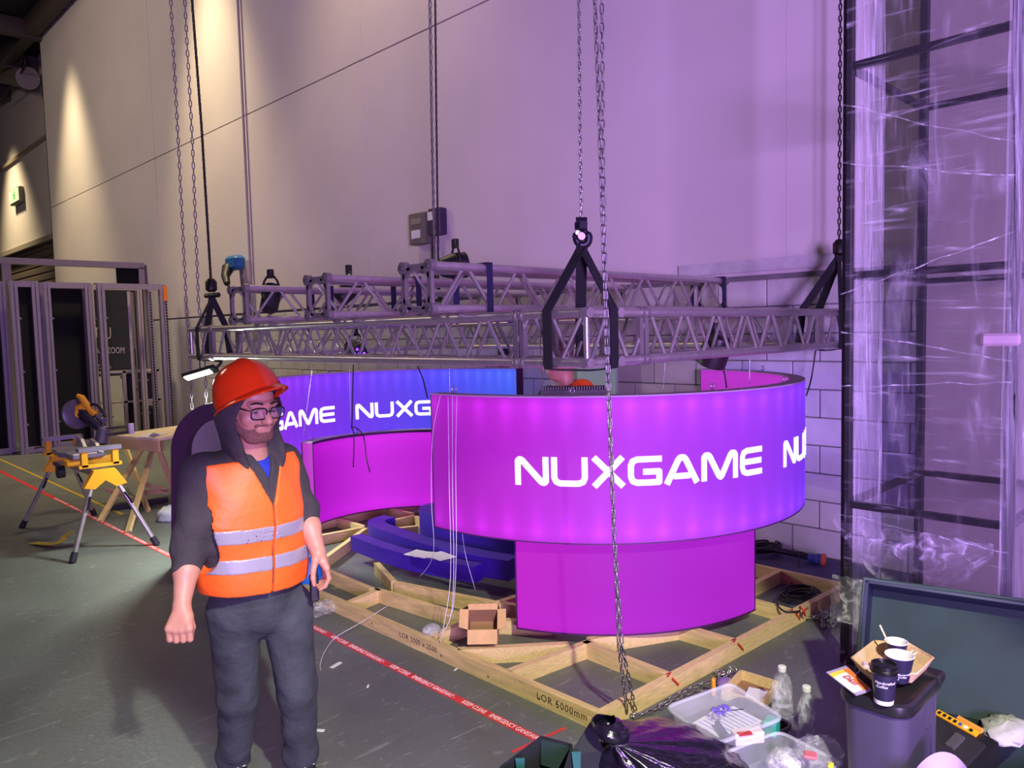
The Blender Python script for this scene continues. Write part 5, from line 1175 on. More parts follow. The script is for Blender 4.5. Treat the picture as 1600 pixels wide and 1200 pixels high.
# hard hat
hx = np.array([hd[0], hd[1], 0]); hx /= np.linalg.norm(hx); hz = np.array([0, 0, 1.])-hx*.0+hx*-.20; hz += np.array([-.26, 0, 0]); hz /= np.linalg.norm(hz); hx = hx-hz*(hx@hz); hx /= np.linalg.norm(hx); hy = np.cross(hz, hx)
hc_ = LP(390, 626, 2.80)
def dome(u, v):
    a = 2*math.pi*u; b = v*math.pi/2; r = math.cos(b)**.72; rx, ry, rz_ = .142, .118, .150
    z = rz_*math.sin(b)**1.05; ridge = .006*math.exp(-(math.sin(a)*r*6)**2)*(1 if v < .9 else .6)
    return hc_+hx*rx*r*math.cos(a)+hy*ry*r*math.sin(a)+hz*(z+ridge*math.sin(b))
hh_o = MB().grid(dome, 48, 18, True).build('hard_hat', helm, pr, 'all')
def brim(u, v):
    a = 2*math.pi*u; pk = .026*max(0, math.cos(a))**2; e = .010+pk; rr = [0, .5, 1, 1, .5, -.06][int(round(v*5))]; dz = [.004, .002, -.004-.4*pk, -.010-.4*pk, -.006, -.006][int(round(v*5))]
    return hc_+hx*(.142+e*rr)*math.cos(a)+hy*(.118+e*rr)*math.sin(a)+hz*dz
MB().grid(brim, 48, 6, True).build('brim', helm, hh_o, 35)
MB().grid(lambda u, v: hc_+hx*(.1435)*math.cos(2*math.pi*u)*(1-.01*v)+hy*.1195*math.sin(2*math.pi*u)*(1-.01*v)+hz*(.018+.008*v), 48, 2, True).build('rim_groove', helm, hh_o, 'all')
MB().tube([hc_+hx*.112*math.cos(a)+hy*.09*math.sin(a)+hz*.0 for a in np.linspace(0, 2*math.pi, 31)[:-1]], .008, 6, closed=True).build('headband', blackp, hh_o, 'all')
# ------------------------------------------------------------------ second man behind the ring sign
P2 = PD(876, 600, 5.15); P2[2] = 0
p2 = thing('person', P2, 'bald man in orange hi-vis jacket looking down behind the truss and ring sign', 'person', rz=-HEAD)
def LQ(x, y, d):
    p = PD(x, y, d)-P2; return np.array([p@_r0h, p@_hfh, p[2]])
hd = np.array([-.93, -.25, -.28]); hd /= np.linalg.norm(hd); hl = np.cross((0, 0, 1), hd); hl /= np.linalg.norm(hl); hu = np.cross(hd, hl); AX = [hl, hd, hu]
HC = LQ(872, 561, 5.15)+(0, 0, .0)
b2_ = Field((-.36, -.36, 0), (.36, .36, 1.92), .0075)
nk2 = np.array([.05, .02, 1.44])
b2_.cap(nk2-(0, 0, .05), H(0, -.02, -.06), .065, .058, .03); b2_.ell(H(0, -.015, .03), (.076, .096, .088), AX, .03); b2_.ell(H(0, .03, -.04), (.06, .066, .08), AX, .03); b2_.ell(H(0, .055, -.095), (.034, .032, .03), AX, .03)
b2_.cap(H(0, .09, .014), H(0, .117, -.03), .009, .013, .012)
for s_ in (-1, 1):
    b2_.ell(H(s_*.078, -.012, -.005), (.009, .02, .032), AX, .008); b2_.cap(H(s_*.046, .074, .026), H(s_*.012, .088, .024), .010, .011, .015); b2_.ell(H(s_*.033, .094, .002), (.017, .012, .01), AX, .012, True); b2_.ell(H(s_*.033, .078, .002), (.012, .012, .012), AX, .004)
b2_.cap(H(-.02, .088, -.062), H(.02, .088, -.062), .009, .009, .006)
b2_.cap((0, 0, .9), (.03, .01, 1.3), .15, .17, .05, (1, 0, 0), .75); b2_.cap((.02, .17, 1.36), (.02, -.17, 1.36), .06, .06, .06)
for s_ in (-1, 1):
    b2_.cap((0, s_*.09, .88), (0, s_*.1, .48), .085, .06, .04); b2_.cap((0, s_*.1, .48), (.02, s_*.1, .05), .058, .04, .02); b2_.cap((.02, s_*.1, .035), (-.14, s_*.1, .03), .035, .03, .02)
    b2_.cap((.02, s_*.19, 1.34), (-.03, s_*.24, 1.06), .05, .042, .03); b2_.cap((-.03, s_*.24, 1.06), (-.22, s_*.2, 1.0), .042, .03, .02)
    for i in range(4): b2_.cap((-.22, s_*.2, 1.0), (-.30, s_*(.17+.022*i), .99), .02, .012, .01); b2_.cap((-.30, s_*(.17+.022*i), .99), (-.335, s_*(.17+.022*i), .965), .010, .008, .003)
    b2_.cap((-.24, s_*.18, 1.0), (-.29, s_*.145, .985), .014, .01, .008)
b2_.build('body', skin, p2)
hr = Field(H(0, 0, .03)-.16, H(0, 0, .03)+.16, .005); hr.ell(H(0, -.022, .034), (.0785, .096, .089), AX, .02); hr.ell(H(0, .075, .05), (.1, .10, .085), AX, .01, True)
Xh = hr.coords(); hr.f = np.maximum(hr.f, -.03-sum((Xh[i]-HC[i])*hu[i] for i in range(3))).astype(np.float32); hr.build('hair', mat('cropped_hair', S(104, 84, 76), .8, var=.2, scale=60), p2)
j2 = Field((-.4, -.4, .78), (.4, .4, 1.62), .008); j2.cap((0, 0, .9), (.03, .01, 1.3), .172, .195, .05, (1, 0, 0), .78); j2.cap((.03, .18, 1.37), (.03, -.18, 1.37), .085, .085, .06); j2.cap((.05, .02, 1.38), (.05, .02, 1.46), .09, .075, .03); j2.cap((.06, .0, 1.40), (.14, -.02, 1.47), .10, .095, .05)
for s_ in (-1, 1): j2.cap((.02, s_*.19, 1.36), (-.03, s_*.25, 1.06), .075, .065, .04); j2.cap((-.03, s_*.25, 1.06), (-.18, s_*.21, 1.0), .062, .05, .02)
j2.cap((.04, .02, 1.44), (.04, .02, 1.6), .07, .07, .0, sub=True); j2.build('hi_vis_jacket', vestm, p2)
k2 = Field((-.3, -.3, 1.2), (.3, .3, 1.56), .007); k2.cap((.05, .02, 1.40), (.045, .02, 1.49), .085, .078, .02); k2.ell((-.075, -.02, 1.44), (.085, .12, .085), None, .03); k2.cap((.045, .02, 1.4), (.03, .02, 1.6), .066, .064, .0, sub=True); k2.build('collar', mat('navy_collar', S(30, 26, 44), .8), p2)
t2 = Field((-.3, -.3, .04), (.3, .3, 1.0), .01)
for s_ in (-1, 1): t2.cap((0, s_*.09, .88), (0, s_*.1, .48), .1, .08, .04); t2.cap((0, s_*.1, .48), (.02, s_*.1, .1), .078, .07, .02)
t2.build('trousers', jeansm, p2)
# ------------------------------------------------------------------ foreground clutter, bottom right
bing = mat('bin_grey', S(70, 64, 86), .45, var=.05); lidb = mat('bin_lid_black', S(30, 29, 32), .35)
def rrect(x0, x1, y0, y1, r, n=5):
    P = []
    for (cx_, cy_, a0) in ((x1-r, y1-r, 0), (x0+r, y1-r, 90), (x0+r, y0+r, 180), (x1-r, y0+r, 270)):
        for i in range(n+1): a = math.radians(a0+90*i/n); P.append((cx_+r*math.cos(a), cy_+r*math.sin(a)))
    return P
def loft(b, secs, cap=(True, True)):                # secs: [(poly2d, z)...]
    n = len(secs[0][0]); V = [(x, y, z) for p, z in secs for x, y in p]
    Fs = [(j*n+i, j*n+(i+1) % n, (j+1)*n+(i+1) % n, (j+1)*n+i) for j in range(len(secs)-1) for i in range(n)]
    if cap[0]: Fs.append(tuple(range(n-1, -1, -1)))
    if cap[1]: Fs.append(tuple((len(secs)-1)*n+i for i in range(n)))
    return b.add(V, Fs)
ZB = .55; bx0, bx1, by0, by1 = 2.765, 3.19, .895, 1.145
bn = thing('waste_bin', ((bx0+bx1)/2, (by0+by1)/2, 0), 'grey pedal bin with black lid carrying coffee cups', 'bin')
loft(MB(), [(rrect(bx0+.03, bx1-.03, by0+.03, by1-.03, .05), 0), (rrect(bx0+.012, bx1-.012, by0+.012, by1-.012, .06), ZB-.04)]).build('bin_body', bing, bn, 40)
loft(MB(), [(rrect(bx0, bx1, by0, by1, .07), ZB-.045), (rrect(bx0-.004, bx1+.004, by0-.004, by1+.004, .07), ZB-.03), (rrect(bx0, bx1, by0, by1, .07), ZB-.006), (rrect(bx0+.012, bx1-.012, by0+.012, by1-.012, .065), ZB), (rrect(bx0+.03, bx1-.03, by0+.03, by1-.03, .05), ZB-.008)]).build('bin_lid', lidb, bn, 40)
MB().b2((bx1-.10, by0-.006, ZB-.03), (bx1-.03, by1+.006, ZB+.012), .008).build('lid_hinge', lidb, bn)
for x in (bx0+.24, bx0+.27): MB().b2((x, by0+.006, ZB-.16), (x+.012, by0+.016, ZB-.05)).build('moulded_rib', bing, bn)
MB().b2((bx0+.32, by0+.008, .02), (bx0+.335, by0+.018, ZB-.05)).build('moulded_rib', bing, bn)
# cups and tray on the bin lid
navy = mat('cup_navy', S(34, 30, 58), .45); cupw = mat('cup_white', S(228, 222, 224), .5, var=.02); lidk = mat('cup_lid_black', S(18, 17, 19), .3); pr_w = mat('cup_print', S(226, 220, 236), .5)
def on(x, y, z): return PX(x, y, z)
def cyl_text(parent, c, R, txt, size, z, ang, mt, lines=None):
    me = text_mesh(txt, size, mt, .0003, .25, 'CENTER'); off = ORG[parent.name]
    for v in me.vertices:
        a = ang+v.co.x/R; v.co = tuple(np.array([c[0]+(R+.0012+v.co.z)*math.cos(a), c[1]+(R+.0012+v.co.z)*math.sin(a), z+v.co.y])-off)
    me.update(); return link('cup_lettering', me, parent)
zl = ZB
cam_ang = lambda c: math.atan2(-c[1], -c[0])
c = on(1381, 1097, zl+.002)
cu = thing('coffee_cup', c, 'lidded dark coffee cup with white base standing in front on the bin', 'cup', 'coffee cups on the bin')
MB().lathe(c, [(.031, 0), (.033, .016)], 28).build('base_band', cupw, cu, 40)
MB().lathe(c, [(.033, .016), (.0435, .116)], 28).build('sleeve', navy, cu, 40)
MB().lathe(c, [(.0445, .112), (.047, .116), (.047, .124), (.0435, .128), (.043, .141), (.039, .143), (.038, .136), (.015, .135)], 28).build('lid', lidk, cu, 30)
cyl_text(cu, c, .0392, 'Handcrafted', .014, c[2]+.084, cam_ang(c)+.1, pr_w); cyl_text(cu, c, .0378, 'Coffee', .014, c[2]+.070, cam_ang(c)-.2, pr_w)
tc_ = on(1400, 1062, zl+.012); tz = tc_[2]
tr = thing('cup_tray', tc_, 'moulded cardboard cup carrier tray on top of the bin', 'tray')
pulp = mat('moulded_pulp', S(206, 172, 132), .85, var=.08, scale=30, bump=.3, bscale=150)
p1 = [on(1330, 1046, tz), on(1365, 1018, tz), on(1420, 1022, tz), on(1459, 1046, tz), on(1432, 1072, tz), on(1360, 1072, tz)]
ctr = sum(p1)/6; hgt = .045
def ringp(k, z): return [ctr+(p-ctr)*k+(0, 0, z) for p in p1]
for (a, b_) in (((1.0, hgt), (.82, 0)), ((.96, hgt), (.79, .006))):
    A, B = ringp(*a), ringp(*b_); MB().add(A+B, [(i, (i+1) % 6, 6+(i+1) % 6, 6+i) for i in range(6)]+([tuple(range(6, 12))])).build('tray_wall', pulp, tr)
MB().tube(ringp(.985, hgt), .0045, 6, closed=True).build('tray_rim', pulp, tr, 'all')
for k in range(3): q_ = ctr+(p1[k*2]-ctr)*.35; MB().lathe(q_+(0, 0, .004), [(.03, 0), (.026, .022), (.018, .026)], 14).build('cup_divider', pulp, tr, 40)
def open_cup(px, py, z, R0, R1, h, label, text=False, stick=False):
    c = on(px, py, z); t = thing('coffee_cup', c, label, 'cup', 'coffee cups on the bin')
    MB().lathe(c, [(R0, 0), (R1, h*.96)], 28, cap=(True, False)).build('sleeve', navy, t, 40)
    MB().lathe(c, [(R0-.003, .004), (R1-.002, h)], 28, cap=(True, False)).build('inner_wall', cupw, t, 40)
    MB().tube([c+(R1*math.cos(a), R1*math.sin(a), h) for a in np.linspace(0, 2*math.pi, 29)[:-1]], .0022, 6, closed=True).build('rolled_rim', cupw, t, 'all')
    if text:
        cyl_text(t, c, R0+(R1-R0)*.5, 'Handcrafted', .0095, c[2]+.038, cam_ang(c)+.45, pr_w); cyl_text(t, c, R0+(R1-R0)*.4, 'Coffee', .0095, c[2]+.028, cam_ang(c)+.3, pr_w)
        a0 = cam_ang(c)-.3; fx = MB(); Rm = R0+(R1-R0)*.45+.0014
        pt = lambda a, z: c+np.array([Rm*math.cos(a0+a), Rm*math.sin(a0+a), z])
        for P in ([(-.35, .05), (.25, .05), (.25, .018), (-.35, .018), (-.35, .05)], [(-.12, .043), (-.12, .028), (.1, .028)], [(.0, .043), (.1, .035)]):
            fx.tube([pt(*p) for p in P], .0009, 4)
        fx.build('cup_emblem', pr_w, t)
    if stick: MB().ribbon([c+hw(-.015, .01, h*.6), c+hw(-.05, .03, h+.055)], .006, .0015, hw(0, -1)).build('stirrer', timber, t)
open_cup(1405, 1063, tz+.008, .032, .049, .098, 'large open dark coffee cup with white emblem in the tray', True)
open_cup(1400, 1034, tz+.008, .028, .041, .082, 'smaller open coffee cup with wooden stirrer at the back of the tray', stick=True)
for k, (x, y) in enumerate(((1418, 1022), (1424, 1025))): MB().ribbon([on(x, y, tz+.05), on(x+9, y-6, tz+.06)], .005, .0015, (0, 0, 1)).build('stirrer', whitep, None, False, on(x, y, tz+.05), ('upper' if k == 0 else 'lower')+' white stirrer sticking out behind the large cup', 'stirrer', 'white stirrers in the tray')
MB().box(on(1352, 1040, tz+.03), (.05, .02, .02), .5, .005).build('napkin', mat('napkin', S(206, 180, 196), .8), None, False, on(1352, 1040, tz), 'crumpled napkin inside the cup tray', 'napkin')
# snack packet leaning on the tray
sn = thing('snack_packet', on(1330, 1065, zl), 'orange, yellow and white snack packet with red lettering lying on the bin lid', 'packet')
q = [on(1291, 1050, zl+.025), on(1322, 1040, zl+.035), on(1362, 1078, zl+.016), on(1338, 1086, zl+.010)]
q = [np.asarray(p) for p in q]; nrm = np.cross(q[1]-q[0], q[3]-q[0]); nrm /= np.linalg.norm(nrm); nrm = nrm*np.sign(nrm[2])
def bil(u, v): return (q[0]*(1-u)+q[3]*u)*(1-v)+(q[1]*(1-u)+q[2]*u)*v
def pk(u0, u1, name, m_, lift=0., v0=0., v1=1.):
    MB().grid(lambda a, b: bil(u0+(u1-u0)*a, v0+(v1-v0)*b)+nrm*(.008*math.sin(math.pi*(v0+(v1-v0)*b))*math.sin(math.pi*min(1, max(0, (u0+(u1-u0)*a))))+lift), 10, 10).build(name, m_, sn, 'all')
pk(0, .1, 'silver_end', mat('foil_lilac', S(190, 180, 205), .3, .4)); pk(.1, .25, 'yellow_band', mat('pack_yellow', S(240, 205, 60), .4)); pk(.25, .92, 'pack_face', mat('pack_white', S(236, 232, 226), .4)); pk(.92, 1, 'silver_end', MATS['foil_lilac'])
pk(.12, .95, 'orange_side', mat('pack_orange', S(226, 120, 50), .4), .0012, .68, 1.0); pk(.55, .95, 'orange_corner', MATS['pack_orange'], .001, .55, .7)
pk(0, 1, 'pack_back', MATS['foil_lilac'], -.004)
place_text('pack_lettering', 'Daxi', .034, mat('pack_red', S(180, 40, 40), .5), sn, bil(.58, .42)+nrm*.012, q[3]-q[0], q[1]-q[0], extrude=.0006, shear=.2)
# open dark green storage crate with its lid up, toolbox inside
gcr = mat('crate_green', S(13, 40, 37), .75, var=.25, scale=5); gedge = mat('crate_rim', S(44, 62, 60), .5)
cr = thing('storage_crate', (3.75, .75, 0), 'large dark green storage crate with its lid open, at the right', 'crate')
hz_ = .2
h0 = PX(1345, 1085, hz_); h1 = PX(1620, 1145, hz_)
ax = h1-h0; axn = ax/np.linalg.norm(ax)
tl = PD(1376, 916, float(h0@_hf)+.16); up_ = tl-h0; up_ -= axn*(up_@axn); Wd = np.linalg.norm(ax)*1.15; Hh = np.linalg.norm(up_); upn = up_/Hh; nrm = np.cross(axn, upn)
if nrm@(_C-h0) < 0: nrm = -nrm
g = lambda u, v, k=0.: h0+axn*Wd*u+upn*Hh*v+nrm*k
MB().slab([g(0, 0), g(1, 0), g(1, 1), g(0, 1)], nrm, .008).build('lid_panel', gcr, cr)
for (a, b_) in (((0, 0), (0, 1)), ((0, 1), (1, 1)), ((1, 0), (1, 1))):
    MB().slab([g(*a), g(*b_), g(*b_, .17), g(*a, .17)], np.cross(g(*b_)-g(*a), nrm), .02).build('lid_wall', mat('crate_wall_navy', S(28, 30, 62), .45), cr)
MB().tube([g(0, 0, .17), g(0, 1, .17), g(1, 1, .17), g(1, 0, .17)], .010, 8).build('lid_lip', gedge, cr, 'all')
dp = np.cross(axn, (0, 0, 1)); dp = dp if dp@(_C-h0) > 0 else -dp
bfn = lambda u, k, z: h0*(1, 1, 0)+axn*Wd*u+dp*k+np.array([0, 0, z])
for (a, b_) in (((0.26, 0), (1, 0)), ((1, 0), (1, .5)), ((.26, .0), (.26, .5)), ((.26, .5), (1, .5))):
    MB().slab([bfn(*a, .0), bfn(*b_, .0), bfn(*b_, hz_ if a[1] == 0 and b_[1] == 0 else hz_-.08), bfn(*a, hz_ if a[1] == 0 and b_[1] == 0 else hz_-.08)], np.cross(bfn(*b_, 0)-bfn(*a, 0), (0, 0, 1)), .008).build('crate_wall', gcr, cr)
MB().slab([bfn(.26, 0, .004), bfn(1, 0, .004), bfn(1, .5, .004), bfn(.26, .5, .004)], (0, 0, 1), .006).build('crate_floor', gcr, cr)
MB().lathe(g(.92, .06, .01), [(.05, 0), (.05, .015), (.03, .02)], 16, nrm).build('hinge_boss', gedge, cr, 40)
tbx = thing('tool_box', PX(1520, 1170, .14), 'black tool case with yellow label strips inside the green crate', 'tool case')
tq = [PX(1466, 1108, .26), PX(1560, 1160, .26), PX(1500, 1225, .20), PX(1405, 1165, .20)]
tn = np.cross(tq[1]-tq[0], tq[3]-tq[0]); tn /= np.linalg.norm(tn); tn *= np.sign(tn[2])
MB().slab([p-tn*.09 for p in tq], tn, .09).build('case_body', blackp, tbx)
T2 = lambda u, v, k=0.: (tq[0]*(1-u)+tq[1]*u)*(1-v)+(tq[3]*(1-u)+tq[2]*u)*v+tn*k
def tpanel(u0, u1, v0, v1, k, name, m_): MB().slab([T2(u0, v0), T2(u1, v0), T2(u1, v1), T2(u0, v1)], tn, k).build(name, m_, tbx)
tpanel(.08, .92, .2, .9, .012, 'case_lid', mat('case_black', S(40, 38, 40), .5)); tpanel(.36, .6, .32, .55, .004, 'latch_recess', blackp); tpanel(.52, .66, .3, .6, .022, 'latch', mat('latch_grey', S(74, 72, 74), .5))
tpanel(.02, .72, .02, .13, .006, 'label_strip', yl); tpanel(.34, .74, -.05, .02, .012, 'label_clip', mat('clip_orange', S(226, 150, 60), .5))
for i in range(7): tpanel(.05+.09*i, .10+.09*i, .045, .105, .0075, 'label_mark', (blackp, mat('mark_blue', S(60, 80, 150), .5), whitep)[i % 3 if i > 2 else 0])
tpanel(.02, .16, .52, .6, .014, 'label_strip', yl)
crumple(PX(1572, 1140, .22), (.13, .08, .035), .9, 71).build('white_sack', mat('white_sack', S(176, 176, 168), .8), None, 'all', PX(1572, 1140, .2), 'crumpled white bag beside the tool case in the crate', 'bag')
# white plastic bag at the bottom edge, violet light put into its colour
nz = noise2(75, 10, (1, 3))
c = PX(1475, 1215, .36)
def lb_(u, v):
    a = 2*math.pi*u; r_ = .11*(1-.12*v)*(1+.12*nz(u, v)); return c+np.array([r_*math.cos(a)*1.25, r_*math.sin(a), -.36+.36*v+(.03*math.sin(2*a+1)+.02*nz(u, 0))*v])
MB().grid(lb_, 40, 14, True).build('plastic_sack', mat('violet_lit_plastic', S(190, 170, 222), .35, var=.05), None, 'all', c*(1, 1, 0), 'pale plastic sack, violet light in its colour, standing open at the bottom edge', 'sack')
# clear tubs
tubm = clear('clear_tub', (.88, .95, .97), .2, .12, (3, 3, 3), .18, 1.5, .1)
def quad_tub(px, z1, depth, inset, label, name='clear_tub', m_=None, rim=.009):
    m_ = m_ or tubm; P = [PX(*p, z1) for p in px]; ctr = sum(P)/4; t = thing(name, ctr*(1, 1, 0)+(0, 0, z1-depth), label, 'tub', 'plastic tubs')
    def rr(k, z):
        out = []
        for i in range(4):
            a, b_, c_ = P[i-1], P[i], P[(i+1) % 4]; u1 = (a-b_)/np.linalg.norm(a-b_); u2 = (c_-b_)/np.linalg.norm(c_-b_); r_ = .045
            for s in np.linspace(0, 1, 5): q_ = b_+u1*r_*(1-s)**2+u2*r_*s**2; out.append(ctr+(q_-ctr)*k+(0, 0, z))
        return out
    A, B = rr(1, 0), rr(inset, -depth); n = len(A)
    MB().add(A+B, [(i, (i+1) % n, n+(i+1) % n, n+i) for i in range(n)]+[tuple(range(n, 2*n))]).build('tub_shell', m_, t, 40)
    MB().tube(rr(1.0, 0), rim, 8, closed=True).build('tub_rim', m_, t, 'all'); return t, P, ctr
bt, P, ctr = quad_tub([(1058, 1128), (1135, 1180), (1240, 1135), (1160, 1090)], .10, .10, .9, 'shallow black tray under the clear tub of papers', 'black_tray', lidk)
tub, P, ctr = quad_tub([(1041, 1105), (1120, 1163), (1224, 1122), (1142, 1068)], .19, .075, .86, 'clear plastic tub with papers and a small purple sprig on top')
MB().slab([ctr+(p-ctr)*.97+(0, 0, .004) for p in P], (0, 0, 1), .003).build('tub_lid', clear('clear_lid', (.9, .96, .98), .12, .1, (3, 3, 3), .2, 1.5, .1), tub)
papm = MATS['white_paper']
for i, (u, v, r_, lab) in enumerate(((.1, .05, .3, 'lined paper sheet at the back of the clear tub'), (-.08, -.1, .5, 'lined paper sheet at the front of the clear tub'), (.0, .12, .1, 'lined paper sheet on the left in the clear tub'))):
    c_ = ctr+(P[1]-P[0])*u*.5+(P[2]-P[1])*v*.5+(0, 0, -.06+.004*i); rz = math.atan2((P[2]-P[1])[1], (P[2]-P[1])[0])+r_*.4
    t_ = thing('paper_sheet', c_, lab, 'paper', 'papers in the clear tub'); MB().box(c_, (.26, .17, .001), rz).build('sheet', papm, t_)
    for k in range(9): o_k = (k-4)*.026; MB().box(c_+(math.cos(rz)*o_k, math.sin(rz)*o_k, .001), (.006, .15, .0006), rz).build('ruled_line', mat('ruling_blue', S(130, 130, 190), .7), t_)
sg_ = thing('purple_sprig', ctr+(0, 0, .01), 'small purple artificial sprig lying on the clear tub lid', 'flower'); pm_ = mat('sprig_purple', S(110, 90, 190), .6)
b = MB()
for k in range(16): a = k*2.4; r_ = .01+.045*random.random(); b.ball(ctr+(r_*math.cos(a)-.01, r_*math.sin(a)*.7+.01, .012), (.012, .008, .006), 8, 5)
b.build('petals', pm_, sg_, 'all'); MB().tube([ctr+(-.02, 0, .01), ctr+(.06, -.06, .012)], .002, 5).build('stem', steel_dark, sg_)
tub2, P2_, ctr2 = quad_tub([(1128, 1178), (1180, 1235), (1320, 1195), (1218, 1143)], .17, .13, .88, 'clear plastic tub with wrappers at the bottom edge', rim=.008)
crumple(ctr2+(.02, -.03, -.02), (.09, .07, .06), .6, 81).build('plastic_wrap', cl_bag, None, 'all', ctr2-(0, 0, .08), 'crumpled clear wrap with red print in the front tub', 'wrap', 'clear wrap scraps')
MB().box(PX(1266, 1180, .2), (.05, .05, .012), .4, .004).build('red_sachet', mat('sachet_red', S(206, 110, 116), .5), None, False, PX(1266, 1180, .18), 'red and white sachet among the wraps in the front tub', 'sachet')
MB().lathe(PX(1232, 1192, .13), [(.035, -.02), (.045, -.018), (.045, .018), (.035, .02), (.03, .0)], 20, hw(.6, .2, .5)).build('tape_roll', mat('tape_clear', S(196, 200, 190), .3), None, 40, PX(1232, 1192, .11), 'roll of clear tape in the front tub', 'tape roll')
crumple(PX(1280, 1175, .17), (.10, .09, .05), .7, 82).build('zip_bag', cl_bag, None, 'all', PX(1280, 1175, .1), 'clear zip bag lying on the right of the front tub', 'bag')
MB().box(PX(1298, 1196, .2), (.03, .02, .015), .3, .004).build('yellow_clip', mat('clip_yellow', S(230, 215, 60), .5), None, False, PX(1298, 1196, .19), 'small yellow clip beside the zip bag', 'clip')
MB().box(PX(1168, 1150, .17), (.13, .05, .05), -.6, .003).build('printed_carton', mat('carton_white', S(220, 205, 200), .6), None, False, PX(1168, 1150, .14), 'white and red carton wedged between the two clear tubs', 'carton')
o = bpy.data.objects['printed_carton']; MB().box(PX(1164, 1146, .197), (.06, .03, .002), -.6).build('red_print', mat('carton_red', S(190, 60, 56), .6), o)
MB().box(PX(1205, 1135, .13), (.08, .06, .07), .2, .01).build('green_tub', mat('tub_green', S(40, 170, 140), .4), None, False, PX(1205, 1135, .1), 'small turquoise green tub at the corner of the clear tub', 'tub')
MB().box(PX(1128, 1152, .14), (.12, .02, .09), .9, .003).build('dark_folder', mat('folder_navy', S(40, 50, 80), .4), None, False, PX(1128, 1152, .1), 'dark blue folder edge leaning between black bag and tub', 'folder')
# wooden tray behind
wt_ = thing('wooden_tray', PX(1175, 1078), 'shallow pale wooden tray with papers behind the clear tub', 'tray')
tp4 = [PX(1128, 1085, .05), PX(1158, 1054, .05), PX(1215, 1072, .05), PX(1190, 1105, .05)]
for i in range(4): MB().bar(tp4[i], tp4[(i+1) % 4], .012, .05).build('tray_side', timber, wt_)
MB().slab([p-(0, 0, .03) for p in tp4], (0, 0, 1), .005).build('tray_base', cardin, wt_)
MB().box(PX(1182, 1086, .05), (.14, .1, .004), .3).build('paper_sheets', MATS['white_paper'], None, False, PX(1182, 1086, .045), 'white paper lying in the wooden tray', 'paper')
MB().box(PX(1115, 1073, .08), (.035, .02, .09), .5, .006).build('orange_wrapper', mat('wrapper_orange', S(236, 160, 40), .4), None, False, PX(1115, 1073, .03), 'upright orange wrapper between the chain heap and the clear tub', 'wrapper')
crumple(PX(1133, 1068, .03), (.05, .04, .03), .5, 83).build('lilac_wrapper', mat('wrapper_lilac', S(140, 110, 180), .4), None, 'all', PX(1133, 1068), 'small lilac wrapper beside the orange one', 'wrapper')
# bottles
petm = clear('bottle_plastic', (.9, .94, .98), .13, .9, (22, 22, 10), .08, 1.8, .9)
def bottle(px, py, h, R, label, crush):
    c = PX(px, py); t = thing('water_bottle', c, label, 'bottle', 'clear water bottles'); nz_ = noise2(int(px), 8, (1, 4))
    prof = [(.8, 0), (1, .04), (1, .2), (.92, .23), (1, .27), (.96, .5), (1, .55), (.95, .66), (.7, .82), (.36, .92), (.34, .94)]
    def fn(u, v):
        i = v*(len(prof)-1); j = min(int(i), len(prof)-2); f = i-j; r_ = (prof[j][0]*(1-f)+prof[j+1][0]*f)*R; z = (prof[j][1]*(1-f)+prof[j+1][1]*f)*h; a = 2*math.pi*u
        r_ *= 1+crush*nz_(u, v)*math.sin(math.pi*v); return c+np.array([r_*math.cos(a), r_*math.sin(a), z+.002])
    MB().grid(fn, 28, 45, True).build('bottle_body', petm, t, 'all')
    MB().lathe(c+(0, 0, h*.94), [(.018, 0), (.019, .004), (.019, .022), (.016, .025)], 18).build('cap', whitep, t, 40)
    MB().lathe(c+(0, 0, h*.4), [(R*.97, 0), (R*.97, .06*h)], 24, cap=(False, False)).build('label_band', clear('bottle_label', (.8, .75, .85), .35, .4, (8, 8, 8), .3), t, 40)
bottle(1222, 1136, .29, .05, 'taller clear water bottle with white cap behind the tubs', .25); bottle(1260, 1158, .25, .037, 'smaller crushed clear water bottle with white cap near the bin', .5)
# black refuse sack with a tied neck
sk = thing('refuse_sack', PX(1040, 1210), 'shiny black refuse sack with a tied neck at the bottom edge', 'sack')
bagm = mat('black_polythene', S(22, 18, 30), .14, var=.2, bump=.35, bscale=22); c = PX(1045, 1235, .0)
nz = noise2(91, 16, (1, 7)); neck = PX(966, 1160, .33)
def sack(u, v):
    a = 2*math.pi*u; top = neck; b = c+np.array([0, 0, .0]); R_ = .34*math.sin(math.pi*min(1, .12+.88*(1-v)**.9)*.62)*(1-v)**.45+.022
    pleat = 1+.10*math.sin(11*a+3*v)*v+.16*nz(u, v)*(1-v*.3); p = b+(top-b)*np.array([v**1.6, v**1.6, 0])+np.array([R_*pleat*math.cos(a), R_*pleat*math.sin(a), top[2]*(v**.62)])
    p[2] = max(p[2], .003); return p
MB().grid(sack, 72, 40, True).build('sack_body', bagm, sk, 'all')
nz2 = noise2(92, 12, (1, 4))
def knot(u, v):
    a = 2*math.pi*u; r_ = .02+.05*math.sin(math.pi*min(v*.8+.05, 1))*(1+.35*nz2(u, v)); d_ = hw(-.05, .0, .09); return neck+d_*v+np.array([r_*math.cos(a), r_*math.sin(a), .02*nz2(v, u)])
MB().grid(knot, 32, 16, True).build('tied_top', bagm, sk, 'all')
MB().tube([neck+np.array([.026*math.cos(a), .026*math.sin(a), .006*math.sin(2*a)]) for a in np.linspace(0, 2*math.pi, 17)[:-1]], .008, 6, closed=True).build('tie', zinc, sk, 'all')
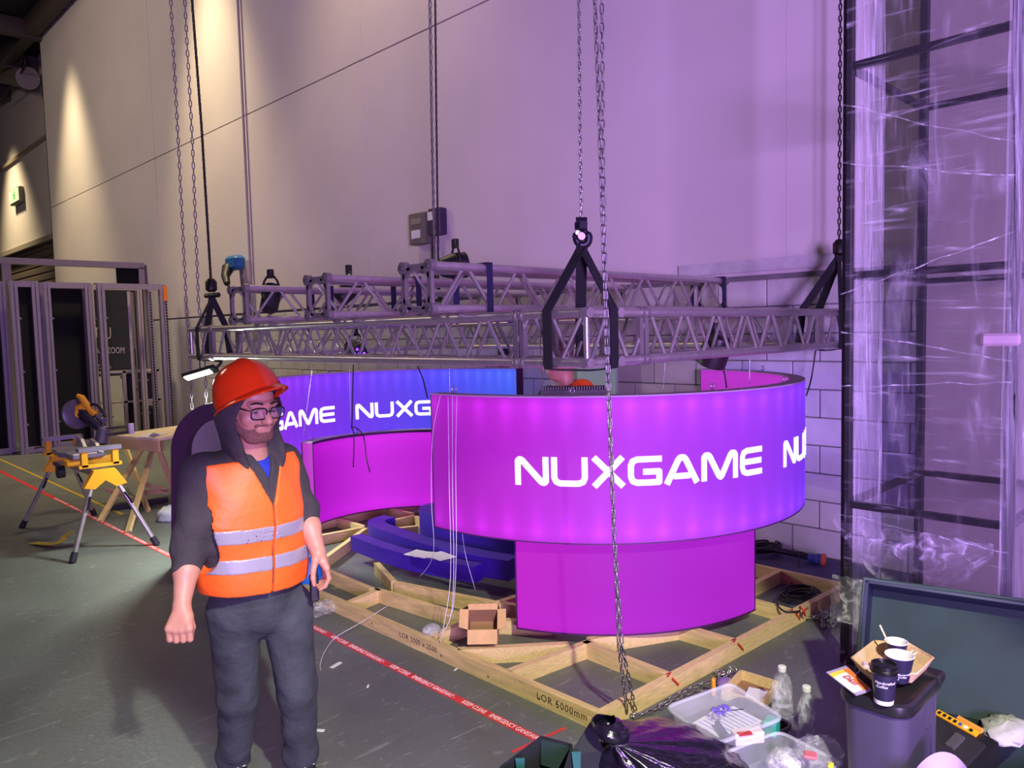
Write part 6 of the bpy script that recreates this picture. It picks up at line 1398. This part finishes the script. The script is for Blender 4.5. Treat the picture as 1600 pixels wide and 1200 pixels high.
# black boxes with turned-up flaps, bottom centre
bkc = mat('black_card', S(30, 32, 36), .7, var=.1); teal = mat('teal_lining', S(20, 90, 80), .6); dkg = mat('dark_green_card', S(26, 50, 44), .7)
ob = thing('open_black_box', PX(850, 1230), 'open black card box with teal lining at the bottom edge', 'box')
z1 = .32; F_ = lambda x, y, z=z1: PX(x, y, z)
def flap(pts, m_, t=ob, n='flap'):
    P = [np.asarray(p) for p in pts]; nr = np.cross(P[1]-P[0], P[2]-P[0]); MB().slab(P, nr, .004).build(n, m_, t)
A, B, Cc, Dd = F_(782, 1198), F_(846, 1150), F_(893, 1163), F_(872, 1230)
dwn = np.array([0, 0, -z1+.002])
for a, b_ in ((A, B), (B, Cc), (Cc, Dd), (Dd, A)): flap([a, b_, b_+dwn, a+dwn], bkc, ob, 'box_side')
flap([A+dwn, B+dwn, Cc+dwn, Dd+dwn], bkc, ob, 'box_floor')
E_ = (Cc-B)*.98; flap([B+(0, 0, -.01)+(Dd-Cc)*.02, B+E_+(0, 0, -.01), B+E_+(0, 0, -.1)+(Dd-Cc)*.1, B+(0, 0, -.1)+(Dd-Cc)*.1], dkg, ob, 'inner_flap')
for x, y in ((805, 1185), (893, 1175)):
    p = F_(x, y); flap([p, p+hw(.035, .0, .0), p+hw(.03, -.01, -.1), p+hw(.01, -.01, -.1)], teal, ob, 'lining_tab')
of = thing('black_card_flaps', PX(925, 1215), 'upright pointed black card flaps beside the refuse sack', 'card')
a, b_, c_ = PX(922, 1128, .36), PX(890, 1180, .30), PX(942, 1172, .28)
flap([a, b_, b_+(0, 0, -.28), c_+(0, 0, -.26), c_], bkc, of, 'card_flap'); e = PX(965, 1168, .26); flap([c_+(-.01, 0, 0), e, e+(0, 0, -.25), c_+(0, 0, -.27)], bkc, of, 'card_flap')
flap([b_, PX(905, 1215, .2), c_+(0, 0, -.25), b_+(0, 0, -.29)], bkc, of, 'card_flap')
# small floor marks by the timber corner
for px, col, nm, lab in ((((905, 1126), (935, 1128)), S(190, 180, 50), 'yellow_mark', 'short yellow tape mark on the floor at the timber frame corner'), (((800, 1175), (884, 1137)), S(206, 60, 50), 'red_mark', 'short red tape mark on the floor by the black box')):
    MB().bar(PX(*px[0], .001), PX(*px[1], .001), .018, .001).build(nm, mat(nm+'_vinyl', col, .5), None, False, PX(*px[0]), lab, 'floor mark')
